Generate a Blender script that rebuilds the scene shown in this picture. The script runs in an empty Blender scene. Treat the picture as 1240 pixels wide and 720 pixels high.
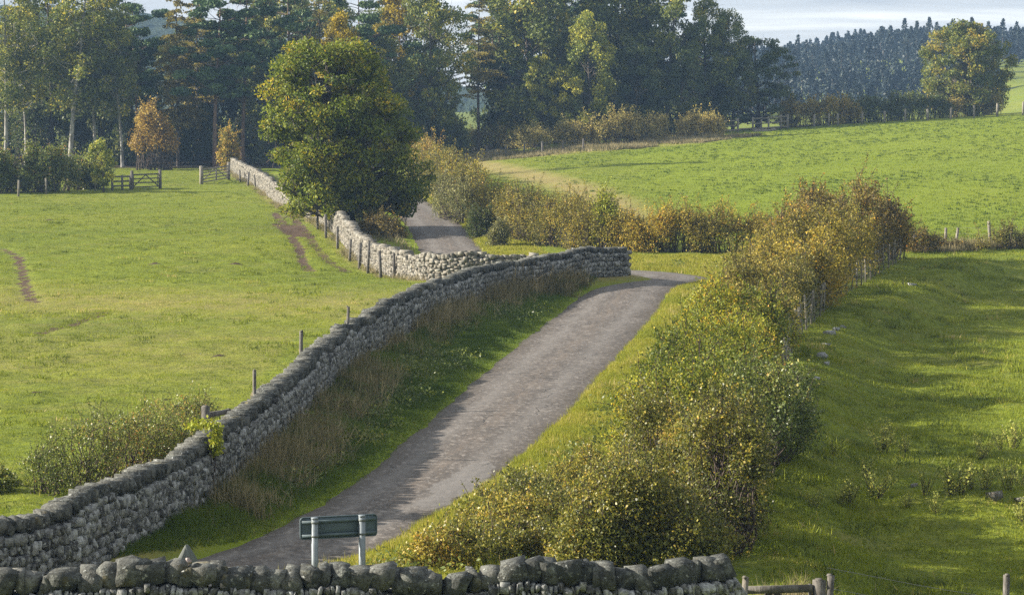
import bpy, math, random
import numpy as np
from mathutils import Vector

SC = bpy.context.scene
COL = SC.collection
PI = math.pi
R = np.random.default_rng(11)

# ------------------------------------------------------------------ camera model
FPX = 3000.0
CAM = np.array([0.0, 0.0, 8.2])
PITCH = math.atan(260.0 / FPX)


def ray(px, py):
    cx = (px - 620.0) / FPX
    cy = -(py - 360.0) / FPX
    ca, sa = math.cos(PITCH), math.sin(PITCH)
    return np.array([cx, ca + cy * sa, -sa + cy * ca])


def sstep(a, b, x):
    t = np.clip((x - a) / (b - a), 0, 1)
    return t * t * (3 - 2 * t)


# ------------------------------------------------------------------ plan of the place (metres)
def dense(pts, step=0.8):
    """Catmull-Rom through the points."""
    p = np.array(pts, float)
    p = np.vstack([2 * p[0] - p[1], p, 2 * p[-1] - p[-2]])
    out = []
    for i in range(1, len(p) - 2):
        n = max(2, int(np.linalg.norm(p[i + 1] - p[i]) / step))
        for k in range(n):
            t = k / n
            out.append(0.5 * ((2 * p[i]) + (-p[i - 1] + p[i + 1]) * t + (2 * p[i - 1] - 5 * p[i] + 4 * p[i + 1] - p[i + 2]) * t * t
                              + (-p[i - 1] + 3 * p[i] - 3 * p[i + 1] + p[i + 2]) * t ** 3))
    out.append(p[-2])
    return np.array(out)


WALL1 = dense([(-13.5, 35.6), (-10.6, 36.9), (-8.0, 38.9), (-7.07, 40.8), (-6.25, 44.6), (-5.85, 47.4), (-5.33, 55.1), (-4.83, 65.8), (-4.0, 75),
               (-2.8, 83.3), (-.75, 91.8), (1.75, 95.2), (4.4, 98.0)], 0.5)
WALL2 = dense([(.9, 104.6), (-1.0, 104.1), (-3.0, 104.6), (-4.5, 106.8), (-5.8, 111.6), (-7.3, 120), (-10.3, 140), (-15.5, 168),
               (-20, 195), (-24.6, 222), (-26.5, 233)], 0.7)
BANK = np.array([(4.6, 30), (4.6, 41), (5.4, 49), (6.65, 58.6), (8.8, 72), (10.7, 82), (16.4, 100), (21, 112), (26, 125)])
FENCEC = dense([(4.0, 40.5), (4.4, 47), (5.0, 53.5), (7.1, 70), (8.5, 79), (11.1, 91), (14.0, 102), (17.8, 116)], 0.8)


def pdist(x, y, line):
    """distance to a polyline and index of the nearest segment point parameter (arc length)."""
    x = np.atleast_1d(np.asarray(x, float)); y = np.atleast_1d(np.asarray(y, float))
    best = np.full(x.shape, 1e9); arc = np.zeros(x.shape); side = np.zeros(x.shape); acc = 0.0
    for i in range(len(line) - 1):
        ax, ay = line[i]; bx, by = line[i + 1]
        dx, dy = bx - ax, by - ay
        L2 = dx * dx + dy * dy
        t = np.clip(((x - ax) * dx + (y - ay) * dy) / L2, 0, 1)
        qx, qy = x - ax - t * dx, y - ay - t * dy
        d = np.sqrt(qx * qx + qy * qy)
        m = d < best
        best = np.where(m, d, best)
        arc = np.where(m, acc + t * math.sqrt(L2), arc)
        side = np.where(m, np.sign(dx * qy - dy * qx), side)   # +1 = left of the line
        acc += math.sqrt(L2)
    return best, arc, side


def base_h(x, y):
    x = np.asarray(x, float); y = np.asarray(y, float)
    z = 6.4 * (1 - sstep(2, 38, y))
    z = z - 0.42 * np.exp(-((x + 5) / 7) ** 2 - ((y - 117) / 16) ** 2)
    z = z + 0.42 * np.exp(-((x - 4.6) / 4.2) ** 2 - ((y - 98) / 7) ** 2)
    z = z + sstep(114, 262, y) * (1.6 + 3.1 * np.clip(x / 54, 0, 1.3)) * sstep(-14, 8, x)
    z = z - sstep(264, 390, y) * 3.2 * sstep(-14, 8, x)
    xb = np.interp(y, BANK[:, 1], BANK[:, 0])
    z = z - 0.75 * sstep(-.2, 2.2, x - xb) * (1 - sstep(106, 117, y)) * sstep(28, 38, y)
    z = z + 0.55 * np.exp(-((x - 9.2) / 3.0) ** 2 - ((y - 50.5) / 1.5) ** 2)
    # far ground on the right climbing to the plantation
    z = z + 2.4 * sstep(430, 540, y) * sstep(20, 60, x) + 5.0 * sstep(440, 680, y) * sstep(20, 60, x)
    z = z + 4.6 * sstep(78, 100, x) * sstep(330, 450, y)
    # gentle swells of the left field
    z = z + 0.10 * np.sin(y * .11 + x * .05) * sstep(50, 70, y) * (1 - sstep(200, 220, y)) * sstep(-2, -14, x)
    return z


def G(px, py):
    """where the line of sight through a point of the photograph meets the ground."""
    d = ray(px, py)
    t = np.arange(28, 700, .2) / d[1]
    X = CAM[0] + d[0] * t; Y = d[1] * t; Z = CAM[2] + d[2] * t
    h = base_h(X, Y)
    i = int(np.argmax(Z < h)) if (Z < h).any() else len(t) - 1
    return float(X[i]), float(Y[i])


_mid, _hw = [], []
for py, xl, xr in ((660, 290, 468), (640, 335, 502), (615, 384, 546), (583, 437, 597), (556, 467, 629), (528, 499, 658), (500, 534, 690), (460, 577, 722), (428, 617, 752), (400, 652, 777), (381, 676, 793)):
    a, b = G(xl, py), G(xr, py)
    _mid.append(((a[0] + b[0]) / 2, (a[1] + b[1]) / 2)); _hw.append((b[0] - a[0]) / 2)
_mid, _hw = np.array(_mid), np.array(_hw)
_hw = 1.05 * _hw * np.cos(np.arctan(np.gradient(_mid[:, 0], _mid[:, 1])))
ROAD = dense([(-11.5, 35.6), (-8.0, 37.6), (-5.3, 40.6)] + [tuple(q) for q in _mid] + [(4.6, 95.0), (6.1, 99.3), (6.5, 102.6), (5.2, 106.0), (2.2, 109), (-.8, 112.6), (-2.5, 119), (-3.3, 128),
              (-5.0, 148), (-8.3, 176), (-13, 205), (-20, 235), (-30, 275)])


def HW(y):
    return np.interp(y, np.concatenate([[36], _mid[:, 1], [97, 120]]), np.concatenate([[1.5], _hw, [1.6, 1.66]]))


def ground_h(x, y, detail=True):
    x = np.asarray(x, float); y = np.asarray(y, float)
    z = base_h(x, y)
    shp = z.shape
    d1 = pdist(x.ravel(), y.ravel(), WALL1[::2])[0].reshape(shp)
    z = z + 0.26 * (1 - sstep(.3, 1.9, d1))
    if detail:
        dr = pdist(x.ravel(), y.ravel(), ROAD)[0].reshape(shp)
        k = sstep(1.3, 2.6, dr)
        b = (np.sin(x * 1.9 + y * .7) * np.sin(y * 1.3 - x * .5) + .6 * np.sin(x * 4.1 - y * 1.7 + 1) * np.sin(y * 3.3 + x * 1.1)) * .045
        xb_ = np.interp(y, FENCEC[:, 1], FENCEC[:, 0])
        rt_ = sstep(.5, 3, x - xb_) * (1 - sstep(112, 120, y))
        b = b + rt_ * .085 * (np.sin(x * 1.1 + 1.7 * np.sin(y * .31)) * np.sin(y * .62 + 1.3 * np.sin(x * .5)) + .5 * np.sin(x * 2.3 - y * .9) * np.sin(y * 1.1 + 2))
        z = z + b * k * (1 - sstep(300, 400, y))
        e = dr - HW(y)
        z = z + 0.06 * sstep(-.1, .35, e) - 0.07 * (1 - sstep(-.45, -.1, e))
    return z


def road_h(x, y):
    return base_h(x, y) + 0.0


def at(px, Y):
    """plan position seen in column px at depth Y."""
    return ((px - 620) * Y / FPX * 1.0, float(Y))


def gz(x, y):
    return float(ground_h(np.array([x]), np.array([y]))[0])


# ------------------------------------------------------------------ mesh helpers
def mesh(name, V, faces, tint=None, smooth=False, uv=None):
    """V (n,3); faces: one int array (m,k) or a list of them."""
    V = np.ascontiguousarray(V, np.float32)
    if not isinstance(faces, list):
        faces = [faces]
    faces = [f for f in faces if len(f)]
    me = bpy.data.meshes.new(name)
    me.vertices.add(len(V)); me.vertices.foreach_set('co', V.ravel())
    nl = sum(f.size for f in faces); npol = sum(len(f) for f in faces)
    me.loops.add(nl); me.polygons.add(npol)
    li = np.concatenate([np.asarray(f, np.int32).ravel() for f in faces])
    me.loops.foreach_set('vertex_index', li)
    st = []; o = 0
    for f in faces:
        st.append(o + np.arange(len(f), dtype=np.int32) * f.shape[1]); o += f.size
    me.polygons.foreach_set('loop_start', np.concatenate(st).astype(np.int32))
    me.update(calc_edges=True)
    if smooth:
        me.polygons.foreach_set('use_smooth', np.ones(npol, bool))
    if tint is not None:
        a = me.attributes.new('tint', 'FLOAT', 'POINT')
        a.data.foreach_set('value', np.ascontiguousarray(tint, np.float32))
    if uv is not None:
        u = me.uv_layers.new(name='uv')
        u.data.foreach_set('uv', np.ascontiguousarray(uv[li], np.float32).ravel())
    return me


def link(name, me, m=None, parent=None):
    o = bpy.data.objects.new(name, me)
    COL.objects.link(o)
    if m is not None and me is not None:
        if len(me.materials) == 0:
            me.materials.append(m)
    if parent is not None:
        o.parent = parent
    return o


def thing(name, label, cat, loc=(0, 0, 0), rz=0.0, group=None, s=1.0):
    o = bpy.data.objects.new(name, None)
    COL.objects.link(o)
    o.empty_display_size = .3
    o.location = loc; o.rotation_euler = (0, 0, rz)
    o.scale = (s, s, s) if not isinstance(s, tuple) else s
    tag(o, label, cat, group)
    return o


def tag(o, label=None, cat=None, group=None, kind=None):
    if label: o['label'] = label
    if cat: o['category'] = cat
    if group: o['group'] = group
    if kind: o['kind'] = kind
    return o


def dup(root, loc, rz, label=None, group=None, s=None):
    r = root.copy(); COL.objects.link(r)
    r.location = loc; r.rotation_euler = (0, 0, rz)
    if s is not None: r.scale = (s, s, s) if not isinstance(s, tuple) else s
    if label: r['label'] = label
    if group: r['group'] = group
    for ch in list(root.children):
        c = ch.copy(); COL.objects.link(c); c.parent = r
        for g in list(ch.children):
            d = g.copy(); COL.objects.link(d); d.parent = c
    return r


class MB:
    """collects simple solids into one mesh"""
    def __init__(s): s.V = []; s.F4 = []; s.F3 = []; s.n = 0; s.T = []
    def add(s, V, F4=None, F3=None, t=.5):
        V = np.asarray(V, float)
        s.V.append(V)
        if F4 is not None and len(F4): s.F4.append(np.asarray(F4, int) + s.n)
        if F3 is not None and len(F3): s.F3.append(np.asarray(F3, int) + s.n)
        s.T.append(np.full(len(V), t)); s.n += len(V)
    def box(s, c, sz, rz=0.0, tilt=(0, 0), t=.5, top=1.0):
        x, y, z = np.array(sz) / 2
        P = np.array([(sx * x * (top if k else 1), sy * y * (top if k else 1), (z if k else -z)) for k in (0, 1) for sx, sy in ((-1, -1), (1, -1), (1, 1), (-1, 1))])
        P[:, 0] += tilt[0] * (P[:, 2] + z); P[:, 1] += tilt[1] * (P[:, 2] + z)
        ca, sa = math.cos(rz), math.sin(rz)
        P = np.stack([P[:, 0] * ca - P[:, 1] * sa, P[:, 0] * sa + P[:, 1] * ca, P[:, 2]], 1) + np.array(c)
        s.add(P, [(3, 2, 1, 0), (4, 5, 6, 7), (0, 1, 5, 4), (1, 2, 6, 5), (2, 3, 7, 6), (3, 0, 4, 7)], t=t)
    def bar(s, a, b, w, h, t=.5):
        """rectangular bar from a to b, w wide (horizontal), h high"""
        a = np.array(a, float); b = np.array(b, float); d = b - a; d /= np.linalg.norm(d)
        up = np.array([0, 0, 1.0]) if abs(d[2]) < .9 else np.array([0, 1.0, 0])
        sd = np.cross(d, up); sd /= np.linalg.norm(sd); u = np.cross(sd, d)
        P = [p + sd * sx * w / 2 + u * sy * h / 2 for p in (a, b) for sx, sy in ((-1, -1), (1, -1), (1, 1), (-1, 1))]
        s.add(P, [(0, 1, 2, 3), (7, 6, 5, 4), (0, 4, 5, 1), (1, 5, 6, 2), (2, 6, 7, 3), (3, 7, 4, 0)], t=t)
    def tube(s, pts, rad, n=6, t=.5, cap=True):
        V, F = tubes(np.array(pts, float)[None], np.broadcast_to(np.asarray(rad, float), (len(pts),))[None], n)
        k = len(pts)
        F3 = []
        if cap:
            c0, c1 = len(V), len(V) + 1
            V = np.vstack([V, pts[0], pts[-1]])
            for i in range(n):
                F3.append((c0, (i + 1) % n, i)); F3.append((c1, (k - 1) * n + i, (k - 1) * n + (i + 1) % n))
        s.add(V, F, F3, t=t)
    def mesh(s, name, smooth=False):
        fs = []
        if s.F4: fs.append(np.vstack(s.F4))
        if s.F3: fs.append(np.vstack(s.F3))
        return mesh(name, np.vstack(s.V), fs, tint=np.concatenate(s.T), smooth=smooth)


def tubes(Pp, Rr, n=5):
    """Pp (m,k,3) paths, Rr (m,k) radii -> V,F quads"""
    m, k, _ = Pp.shape
    T = np.gradient(Pp, axis=1)
    T /= np.linalg.norm(T, axis=2, keepdims=True) + 1e-9
    ref = np.where(np.abs(T[..., 2:3]) > .8, np.array([1.0, 0, 0]), np.array([0, 0, 1.0]))
    A = np.cross(T, ref); A /= np.linalg.norm(A, axis=2, keepdims=True) + 1e-9
    B = np.cross(T, A)
    th = np.arange(n) * 2 * PI / n
    V = Pp[:, :, None] + Rr[:, :, None, None] * (A[:, :, None] * np.cos(th)[None, None, :, None] + B[:, :, None] * np.sin(th)[None, None, :, None])
    V = V.reshape(-1, 3)
    i = np.arange(n); j = (i + 1) % n
    q = np.stack([i, j, n + j, n + i], 1)
    off = (np.arange(m)[:, None] * k + np.arange(k - 1)[None]) * n
    F = (off.reshape(-1, 1, 1) + q[None]).reshape(-1, 4)
    return V, F


def unit(n, rng):
    v = rng.normal(size=(n, 3))
    return v / (np.linalg.norm(v, axis=1, keepdims=True) + 1e-9)


def leaf_quads(C, size, rng, aspect=.62, up=.5, droop=0.0):
    """one folded rhomb per leaf"""
    n = len(C)
    s = size * rng.uniform(.65, 1.3, n)[:, None]
    d = unit(n, rng); d[:, 2] -= droop; d /= np.linalg.norm(d, axis=1, keepdims=True)
    nr = unit(n, rng); nr[:, 2] += up
    sd = np.cross(d, nr); sd /= np.linalg.norm(sd, axis=1, keepdims=True) + 1e-9
    V = np.stack([C - d * s * .5, C + sd * s * aspect * .5, C + d * s * .5, C - sd * s * aspect * .5], 1).reshape(-1, 3)
    F = np.arange(4 * n).reshape(-1, 4)
    return V, F


def wob(rng, k=5):
    """smooth random function of (angle, height)"""
    a = rng.uniform(.5, 1, k); f = rng.integers(1, 5, k); g = rng.uniform(1.5, 7, k); p = rng.uniform(0, 6.28, k)
    return lambda th, u: sum(a[i] * np.sin(f[i] * th + g[i] * u + p[i]) for i in range(k)) / 2.2


# ------------------------------------------------------------------ node helpers
class NT:
    def __init__(s, m):
        m.use_nodes = True
        s.t = m.node_tree; s.t.nodes.clear()
    def n(s, typ, **kw):
        nd = s.t.nodes.new(typ)
        for k, v in kw.items(): setattr(nd, k, v)
        return nd
    def l(s, a, b): s.t.links.new(a, b)
    def attr(s, name):
        return s.n('ShaderNodeAttribute', attribute_name=name).outputs['Fac']
    def pos(s, scale=(1, 1, 1), obj=False):
        if obj: p = s.n('ShaderNodeTexCoord').outputs['Object']
        else: p = s.n('ShaderNodeNewGeometry').outputs['Position']
        m = s.n('ShaderNodeVectorMath', operation='MULTIPLY')
        s.l(p, m.inputs[0]); m.inputs[1].default_value = scale
        return m.outputs[0]
    def noise(s, vec, scale, detail=4, rough=.55, dist=0.0):
        nd = s.n('ShaderNodeTexNoise')
        nd.inputs['Scale'].default_value = scale; nd.inputs['Detail'].default_value = detail
        nd.inputs['Roughness'].default_value = rough; nd.inputs['Distortion'].default_value = dist
        s.l(vec, nd.inputs['Vector'])
        return nd.outputs['Fac']
    def ramp(s, fac, stops, interp='LINEAR'):
        nd = s.n('ShaderNodeValToRGB'); r = nd.color_ramp; r.interpolation = interp
        while len(r.elements) < len(stops): r.elements.new(.5)
        for e, (p, c) in zip(r.elements, stops):
            e.position = p
            e.color = (*c, 1) if not isinstance(c, (int, float)) else (c, c, c, 1)
        s.l(fac, nd.inputs['Fac'])
        return nd.outputs['Color']
    def mix(s, fac, a, b, mode='MIX'):
        nd = s.n('ShaderNodeMix', data_type='RGBA', blend_type=mode)
        for v, i in ((fac, 0), (a, 6), (b, 7)):
            if isinstance(v, (int, float)): nd.inputs[i].default_value = v
            elif isinstance(v, tuple): nd.inputs[i].default_value = (*v, 1)
            else: s.l(v, nd.inputs[i])
        return nd.outputs[2]
    def math(s, op, a, b=0.0, clamp=False):
        nd = s.n('ShaderNodeMath', operation=op, use_clamp=clamp)
        for v, i in ((a, 0), (b, 1)):
            if isinstance(v, (int, float)): nd.inputs[i].default_value = v
            else: s.l(v, nd.inputs[i])
        return nd.outputs[0]
    def bump(s, h, strength=.5, dist=.05):
        nd = s.n('ShaderNodeBump'); nd.inputs['Strength'].default_value = strength; nd.inputs['Distance'].default_value = dist
        s.l(h, nd.inputs['Height'])
        return nd.outputs['Normal']
    def out(s, col, rough=.8, normal=None, metal=0.0, spec=.3, transl=0.0, tcol=None):
        b = s.n('ShaderNodeBsdfPrincipled')
        if isinstance(col, tuple): b.inputs['Base Color'].default_value = (*col, 1)
        else: s.l(col, b.inputs['Base Color'])
        if isinstance(rough, (int, float)): b.inputs['Roughness'].default_value = rough
        else: s.l(rough, b.inputs['Roughness'])
        b.inputs['Metallic'].default_value = metal
        b.inputs['Specular IOR Level'].default_value = spec
        if normal is not None: s.l(normal, b.inputs['Normal'])
        o = s.n('ShaderNodeOutputMaterial')
        sh = b.outputs[0]
        if transl:
            tr = s.n('ShaderNodeBsdfTranslucent')
            c = tcol if tcol is not None else col
            if isinstance(c, tuple): tr.inputs['Color'].default_value = (*c, 1)
            else: s.l(c, tr.inputs['Color'])
            mx = s.n('ShaderNodeMixShader'); mx.inputs[0].default_value = transl
            s.l(sh, mx.inputs[1]); s.l(tr.outputs[0], mx.inputs[2]); sh = mx.outputs[0]
        s.l(sh, o.inputs['Surface'])


def newmat(name):
    m = bpy.data.materials.new(name)
    return m, NT(m)


def leafmat(name, stops, transl=.38, rough=.55, spec=.25, gain=None):
    m, n = newmat(name)
    k = (1.5, 1.45, .95) if gain is None else gain
    c = n.ramp(n.attr('tint'), [(p, tuple(min(.62, v * q) for v, q in zip(c_, k))) for p, c_ in stops])
    n.out(c, rough=rough, spec=spec, transl=transl)
    return m


def barkmat(name, a, b, scale=6.0):
    m, n = newmat(name)
    p = n.pos((1, 1, .35), obj=True)
    f = n.noise(p, scale, 5, .65)
    n.out(n.ramp(f, [(.35, a), (.62, b)]), rough=.9, spec=.15, normal=n.bump(f, .6, .03))
    return m


# ------------------------------------------------------------------ materials
M = {}
M['bark'] = barkmat('bark', (.045, .038, .03), (.11, .095, .08))
M['bark_pale'] = barkmat('bark_pale', (.10, .095, .085), (.40, .385, .36), 3.0)
M['bark_pine'] = barkmat('bark_pine', (.07, .05, .04), (.19, .13, .09))
M['twig'] = barkmat('twig', (.045, .034, .028), (.10, .08, .065), 9)
M['wood'] = barkmat('weathered_wood', (.10, .09, .075), (.26, .24, .20), 14)
M['wood_dark'] = barkmat('dark_wood', (.06, .055, .05), (.16, .15, .135), 14)

L = {}
L['sycamore'] = leafmat('sycamore_leaves', [(0, (.030, .048, .010)), (.45, (.070, .090, .016)), (.8, (.115, .122, .020)), (.93, (.145, .135, .02)), (1, (.20, .155, .02))], gain=(2.4, 2.3, 1.1))
L['ash'] = leafmat('ash_leaves', [(0, (.035, .050, .018)), (.5, (.070, .090, .028)), (.85, (.13, .14, .035)), (1, (.26, .22, .04))], gain=(2.35, 2.2, 1.4))
L['ash_yellow'] = leafmat('pale_ash_leaves', [(0, (.05, .07, .02)), (.4, (.10, .125, .035)), (.75, (.19, .19, .045)), (1, (.34, .27, .05))], gain=(2.2, 2.1, 1.2))
L['lone'] = leafmat('lone_tree_leaves', [(0, (.03, .045, .018)), (.5, (.065, .080, .025)), (.85, (.11, .105, .03)), (1, (.17, .13, .035))], gain=(2.8, 2.6, 1.4))
L['dark'] = leafmat('dark_leaves', [(0, (.018, .028, .012)), (.6, (.042, .055, .022)), (1, (.085, .085, .03))], gain=(2.3, 2.3, 1.4))
L['pine'] = leafmat('pine_needles', [(0, (.018, .036, .022)), (.6, (.040, .066, .036)), (1, (.075, .10, .045))], transl=.15, gain=(2.3, 2.3, 1.6))
L['larch'] = leafmat('larch_needles', [(0, (.05, .052, .020)), (.5, (.105, .095, .032)), (.85, (.15, .13, .04)), (1, (.20, .16, .04))], gain=(2.1, 2.0, 1.2))
L['spruce'] = leafmat('spruce_needles', [(0, (.015, .03, .018)), (.6, (.033, .052, .030)), (1, (.055, .075, .035))], transl=.1)
L['yellow'] = leafmat('yellow_leaves', [(0, (.11, .10, .015)), (.4, (.25, .205, .02)), (.8, (.40, .32, .025)), (1, (.46, .35, .03))], transl=.42, gain=(1.15, 1.1, .9))
L['orange'] = leafmat('orange_leaves', [(0, (.16, .10, .025)), (.5, (.31, .19, .04)), (1, (.42, .30, .08))], gain=(1.2, 1.25, 1.1))
L['bramble'] = leafmat('bramble_leaves', [(0, (.035, .045, .014)), (.35, (.085, .095, .024)), (.65, (.17, .16, .035)), (.86, (.27, .20, .04)), (.95, (.33, .28, .13)), (1, (.30, .17, .05))], rough=.45, spec=.4, gain=(1.95, 1.85, 1.25))
L['bramble_green'] = leafmat('green_bramble_leaves', [(0, (.03, .045, .014)), (.5, (.075, .10, .026)), (.85, (.15, .16, .04)), (.96, (.26, .23, .09)), (1, (.25, .14, .05))], rough=.45, spec=.4, gain=(1.8, 1.75, 1.2))
L['hawthorn_green'] = leafmat('hawthorn_leaves', [(0, (.04, .058, .014)), (.45, (.095, .12, .022)), (.75, (.19, .19, .028)), (.92, (.29, .25, .03)), (1, (.33, .19, .03))], transl=.4, gain=(1.75, 1.7, 1.0))
L['hawthorn_gold'] = leafmat('golden_hawthorn_leaves', [(0, (.055, .052, .018)), (.35, (.14, .125, .03)), (.65, (.235, .185, .036)), (.88, (.31, .225, .04)), (1, (.36, .19, .035))], transl=.38, gain=(1.65, 1.65, 1.05))
L['hawthorn_brown'] = leafmat('brown_hawthorn_leaves', [(0, (.05, .038, .018)), (.4, (.115, .085, .03)), (.75, (.21, .135, .036)), (.93, (.32, .155, .03)), (1, (.30, .09, .03))], transl=.35, gain=(1.6, 1.75, 1.15))
L['hedge_mix'] = leafmat('mixed_hedge_leaves', [(0, (.045, .05, .02)), (.35, (.11, .11, .035)), (.65, (.20, .18, .045)), (.85, (.28, .225, .05)), (1, (.35, .21, .04))], transl=.36)
L['hedge_grey'] = leafmat('grey_green_leaves', [(0, (.06, .07, .035)), (.5, (.14, .145, .075)), (1, (.30, .29, .17))])
L['hedge_olive'] = leafmat('olive_hedge_leaves', [(0, (.045, .050, .02)), (.5, (.115, .115, .035)), (1, (.26, .21, .06))])
L['hedge_pale'] = leafmat('pale_olive_hedge_leaves', [(0, (.06, .062, .025)), (.5, (.15, .14, .05)), (1, (.30, .25, .085))], gain=(2.0, 1.9, 1.5))
L['ivy'] = leafmat('ivy_leaves', [(0, (.08, .11, .015)), (.6, (.18, .21, .025)), (1, (.32, .30, .04))], transl=.3)
L['weed'] = leafmat('weed_leaves', [(0, (.05, .065, .02)), (.6, (.14, .155, .045)), (1, (.28, .26, .08))], gain=(2.1, 2.1, 1.5))
L['grass'] = leafmat('pasture_grass', [(0, (.070, .095, .016)), (.4, (.165, .210, .018)), (.75, (.245, .272, .026)), (.92, (.32, .29, .08)), (1, (.44, .36, .17))], transl=.42, rough=.6, spec=.2, gain=(1.12, 1.1, 1))
L['grass_lush'] = leafmat('lush_grass', [(0, (.040, .075, .012)), (.5, (.170, .215, .013)), (.85, (.245, .275, .025)), (1, (.33, .30, .07))], transl=.42, rough=.6, spec=.2, gain=(1.12, 1.1, 1))
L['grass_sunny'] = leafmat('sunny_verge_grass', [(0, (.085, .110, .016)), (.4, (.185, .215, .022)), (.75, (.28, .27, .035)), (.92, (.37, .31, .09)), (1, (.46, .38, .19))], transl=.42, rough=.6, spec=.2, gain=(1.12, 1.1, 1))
L['grass_dry'] = leafmat('dry_grass', [(0, (.075, .080, .030)), (.35, (.20, .175, .085)), (.75, (.36, .30, .165)), (1, (.52, .44, .27))], transl=.35, rough=.7, spec=.15, gain=(1, 1, 1))
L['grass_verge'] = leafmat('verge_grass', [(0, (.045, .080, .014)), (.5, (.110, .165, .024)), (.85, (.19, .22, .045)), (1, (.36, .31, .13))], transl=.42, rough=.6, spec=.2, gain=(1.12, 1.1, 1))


def ground_material():
    m, n = newmat('field_ground')
    p = n.pos()
    big = n.noise(p, .055, 4, .6)
    mid = n.noise(n.pos((.45, 1.1, 1)), .55, 5, .6)
    fine = n.noise(p, 3.2, 6, .7)
    vf = n.noise(p, 14, 4, .7)
    c = n.ramp(big, [(.3, (.140, .180, .015)), (.52, (.190, .226, .018)), (.72, (.230, .246, .027))])
    straw = n.ramp(mid, [(.50, 0.0), (.74, .55)])
    c = n.mix(straw, c, (.23, .19, .075))
    dk = n.ramp(fine, [(.36, .75), (.55, 0.0)])
    c = n.mix(dk, c, (.055, .085, .016))
    c = n.mix(n.ramp(vf, [(.4, .35), (.62, 0.0)]), c, (.05, .07, .018))
    lush = n.math('MULTIPLY', n.attr('lush'), n.ramp(n.noise(p, .7, 4, .6), [(.2, .4), (.7, 1.0)]))
    c = n.mix(lush, c, (.160, .210, .012))
    dry = n.math('MULTIPLY', n.attr('dry'), n.ramp(n.noise(p, 1.1, 5, .65), [(.25, .25), (.7, 1.0)]))
    c = n.mix(dry, c, (.27, .205, .095))
    mudn = n.math('ADD', n.attr('mud'), n.math('MULTIPLY', n.math('SUBTRACT', n.noise(p, 1.7, 6, .75), .5), 1.5))
    mud = n.ramp(mudn, [(.48, 0.0), (.62, 1.0)])
    c = n.mix(mud, c, n.ramp(fine, [(.3, (.055, .038, .026)), (.7, (.13, .088, .062))]))
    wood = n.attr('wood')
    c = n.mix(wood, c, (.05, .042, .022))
    h = n.math('ADD', n.math('MULTIPLY', fine, .6), n.math('MULTIPLY', vf, .35))
    n.out(c, rough=.95, spec=.1, normal=n.bump(h, .9, .12))
    return m


def road_material():
    m, n = newmat('old_asphalt')
    uv = n.n('ShaderNodeUVMap', uv_map='uv').outputs['UV']
    sep = n.n('ShaderNodeSeparateXYZ'); n.l(uv, sep.inputs[0])
    u = sep.outputs[0]
    p = n.pos()
    def uvn(sx, sy, scale, det=4, ro=.6):
        v = n.n('ShaderNodeVectorMath', operation='MULTIPLY'); n.l(uv, v.inputs[0]); v.inputs[1].default_value = (sx, sy, 0)
        return n.noise(v.outputs[0], scale, det, ro)
    c = n.ramp(uvn(1.2, .28, 1.6), [(.32, (.078, .066, .056)), (.55, (.122, .104, .090)), (.72, (.165, .143, .125))])
    grit = n.noise(p, 26, 3, .8)
    cg = n.noise(n.pos((1.0, .55, 1)), 7.5, 4, .75)
    c = n.mix(n.ramp(cg, [(.38, .8), (.53, 0.0)]), c, (.060, .053, .047))
    c = n.mix(n.ramp(cg, [(.53, 0.0), (.66, .75)]), c, (.29, .265, .24))
    c = n.mix(n.ramp(grit, [(.35, .55), (.6, 0.0)]), c, (.06, .055, .055))
    c = n.mix(n.ramp(grit, [(.62, 0.0), (.75, .6)]), c, (.34, .315, .285))
    au = n.math('ABSOLUTE', u)
    # worn wheel tracks, loose grit along the crown, soil along the edges
    tr = n.math('MULTIPLY', n.ramp(au, [(.22, 0.0), (.46, .75), (.68, 0.0)]), n.ramp(uvn(2, .12, 2.2), [(.3, .3), (.7, 1.0)]))
    c = n.mix(tr, c, (.165, .152, .142))
    cr = n.math('MULTIPLY', n.ramp(au, [(.0, .5), (.24, 0.0)]), n.ramp(uvn(3, .25, 3.0), [(.42, 0.0), (.62, 1.0)]))
    c = n.mix(cr, c, (.150, .118, .092))
    eg = n.math('MULTIPLY', n.ramp(au, [(.66, 0.0), (.93, 1.0)]), n.ramp(uvn(4, .6, 3.5), [(.3, .3), (.62, 1.0)]))
    c = n.mix(eg, c, (.060, .048, .036))
    # resurfaced grey patches with ragged edges
    pa = n.attr('patch')
    pn = n.math('ADD', pa, n.math('MULTIPLY', n.math('SUBTRACT', n.noise(p, 2.2, 5, .65), .5), .9))
    pm = n.ramp(pn, [(.52, 0.0), (.58, 1.0)])
    c = n.mix(n.math('MULTIPLY', pm, .55), c, (.175, .165, .158))
    # cracks
    vo = n.n('ShaderNodeTexVoronoi', feature='DISTANCE_TO_EDGE'); vo.inputs['Scale'].default_value = .8
    wv = n.n('ShaderNodeVectorMath', operation='ADD'); n.l(p, wv.inputs[0])
    nz = n.n('ShaderNodeTexNoise'); nz.inputs['Scale'].default_value = 1.5; nz.inputs['Detail'].default_value = 4; n.l(p, nz.inputs['Vector'])
    n.l(nz.outputs['Color'], wv.inputs[1]); n.l(wv.outputs[0], vo.inputs['Vector'])
    ck = n.math('MULTIPLY', n.ramp(vo.outputs['Distance'], [(.0, .9), (.028, 0.0)]), n.ramp(n.noise(p, .35, 2), [(.46, 0.0), (.62, 1.0)]))
    c = n.mix(ck, c, (.035, .032, .03))
    h = n.math('SUBTRACT', n.math('ADD', n.math('MULTIPLY', grit, .5), n.noise(p, 5, 4)), ck)
    n.out(c, rough=.82, spec=.3, normal=n.bump(h, .55, .03))
    return m


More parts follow.
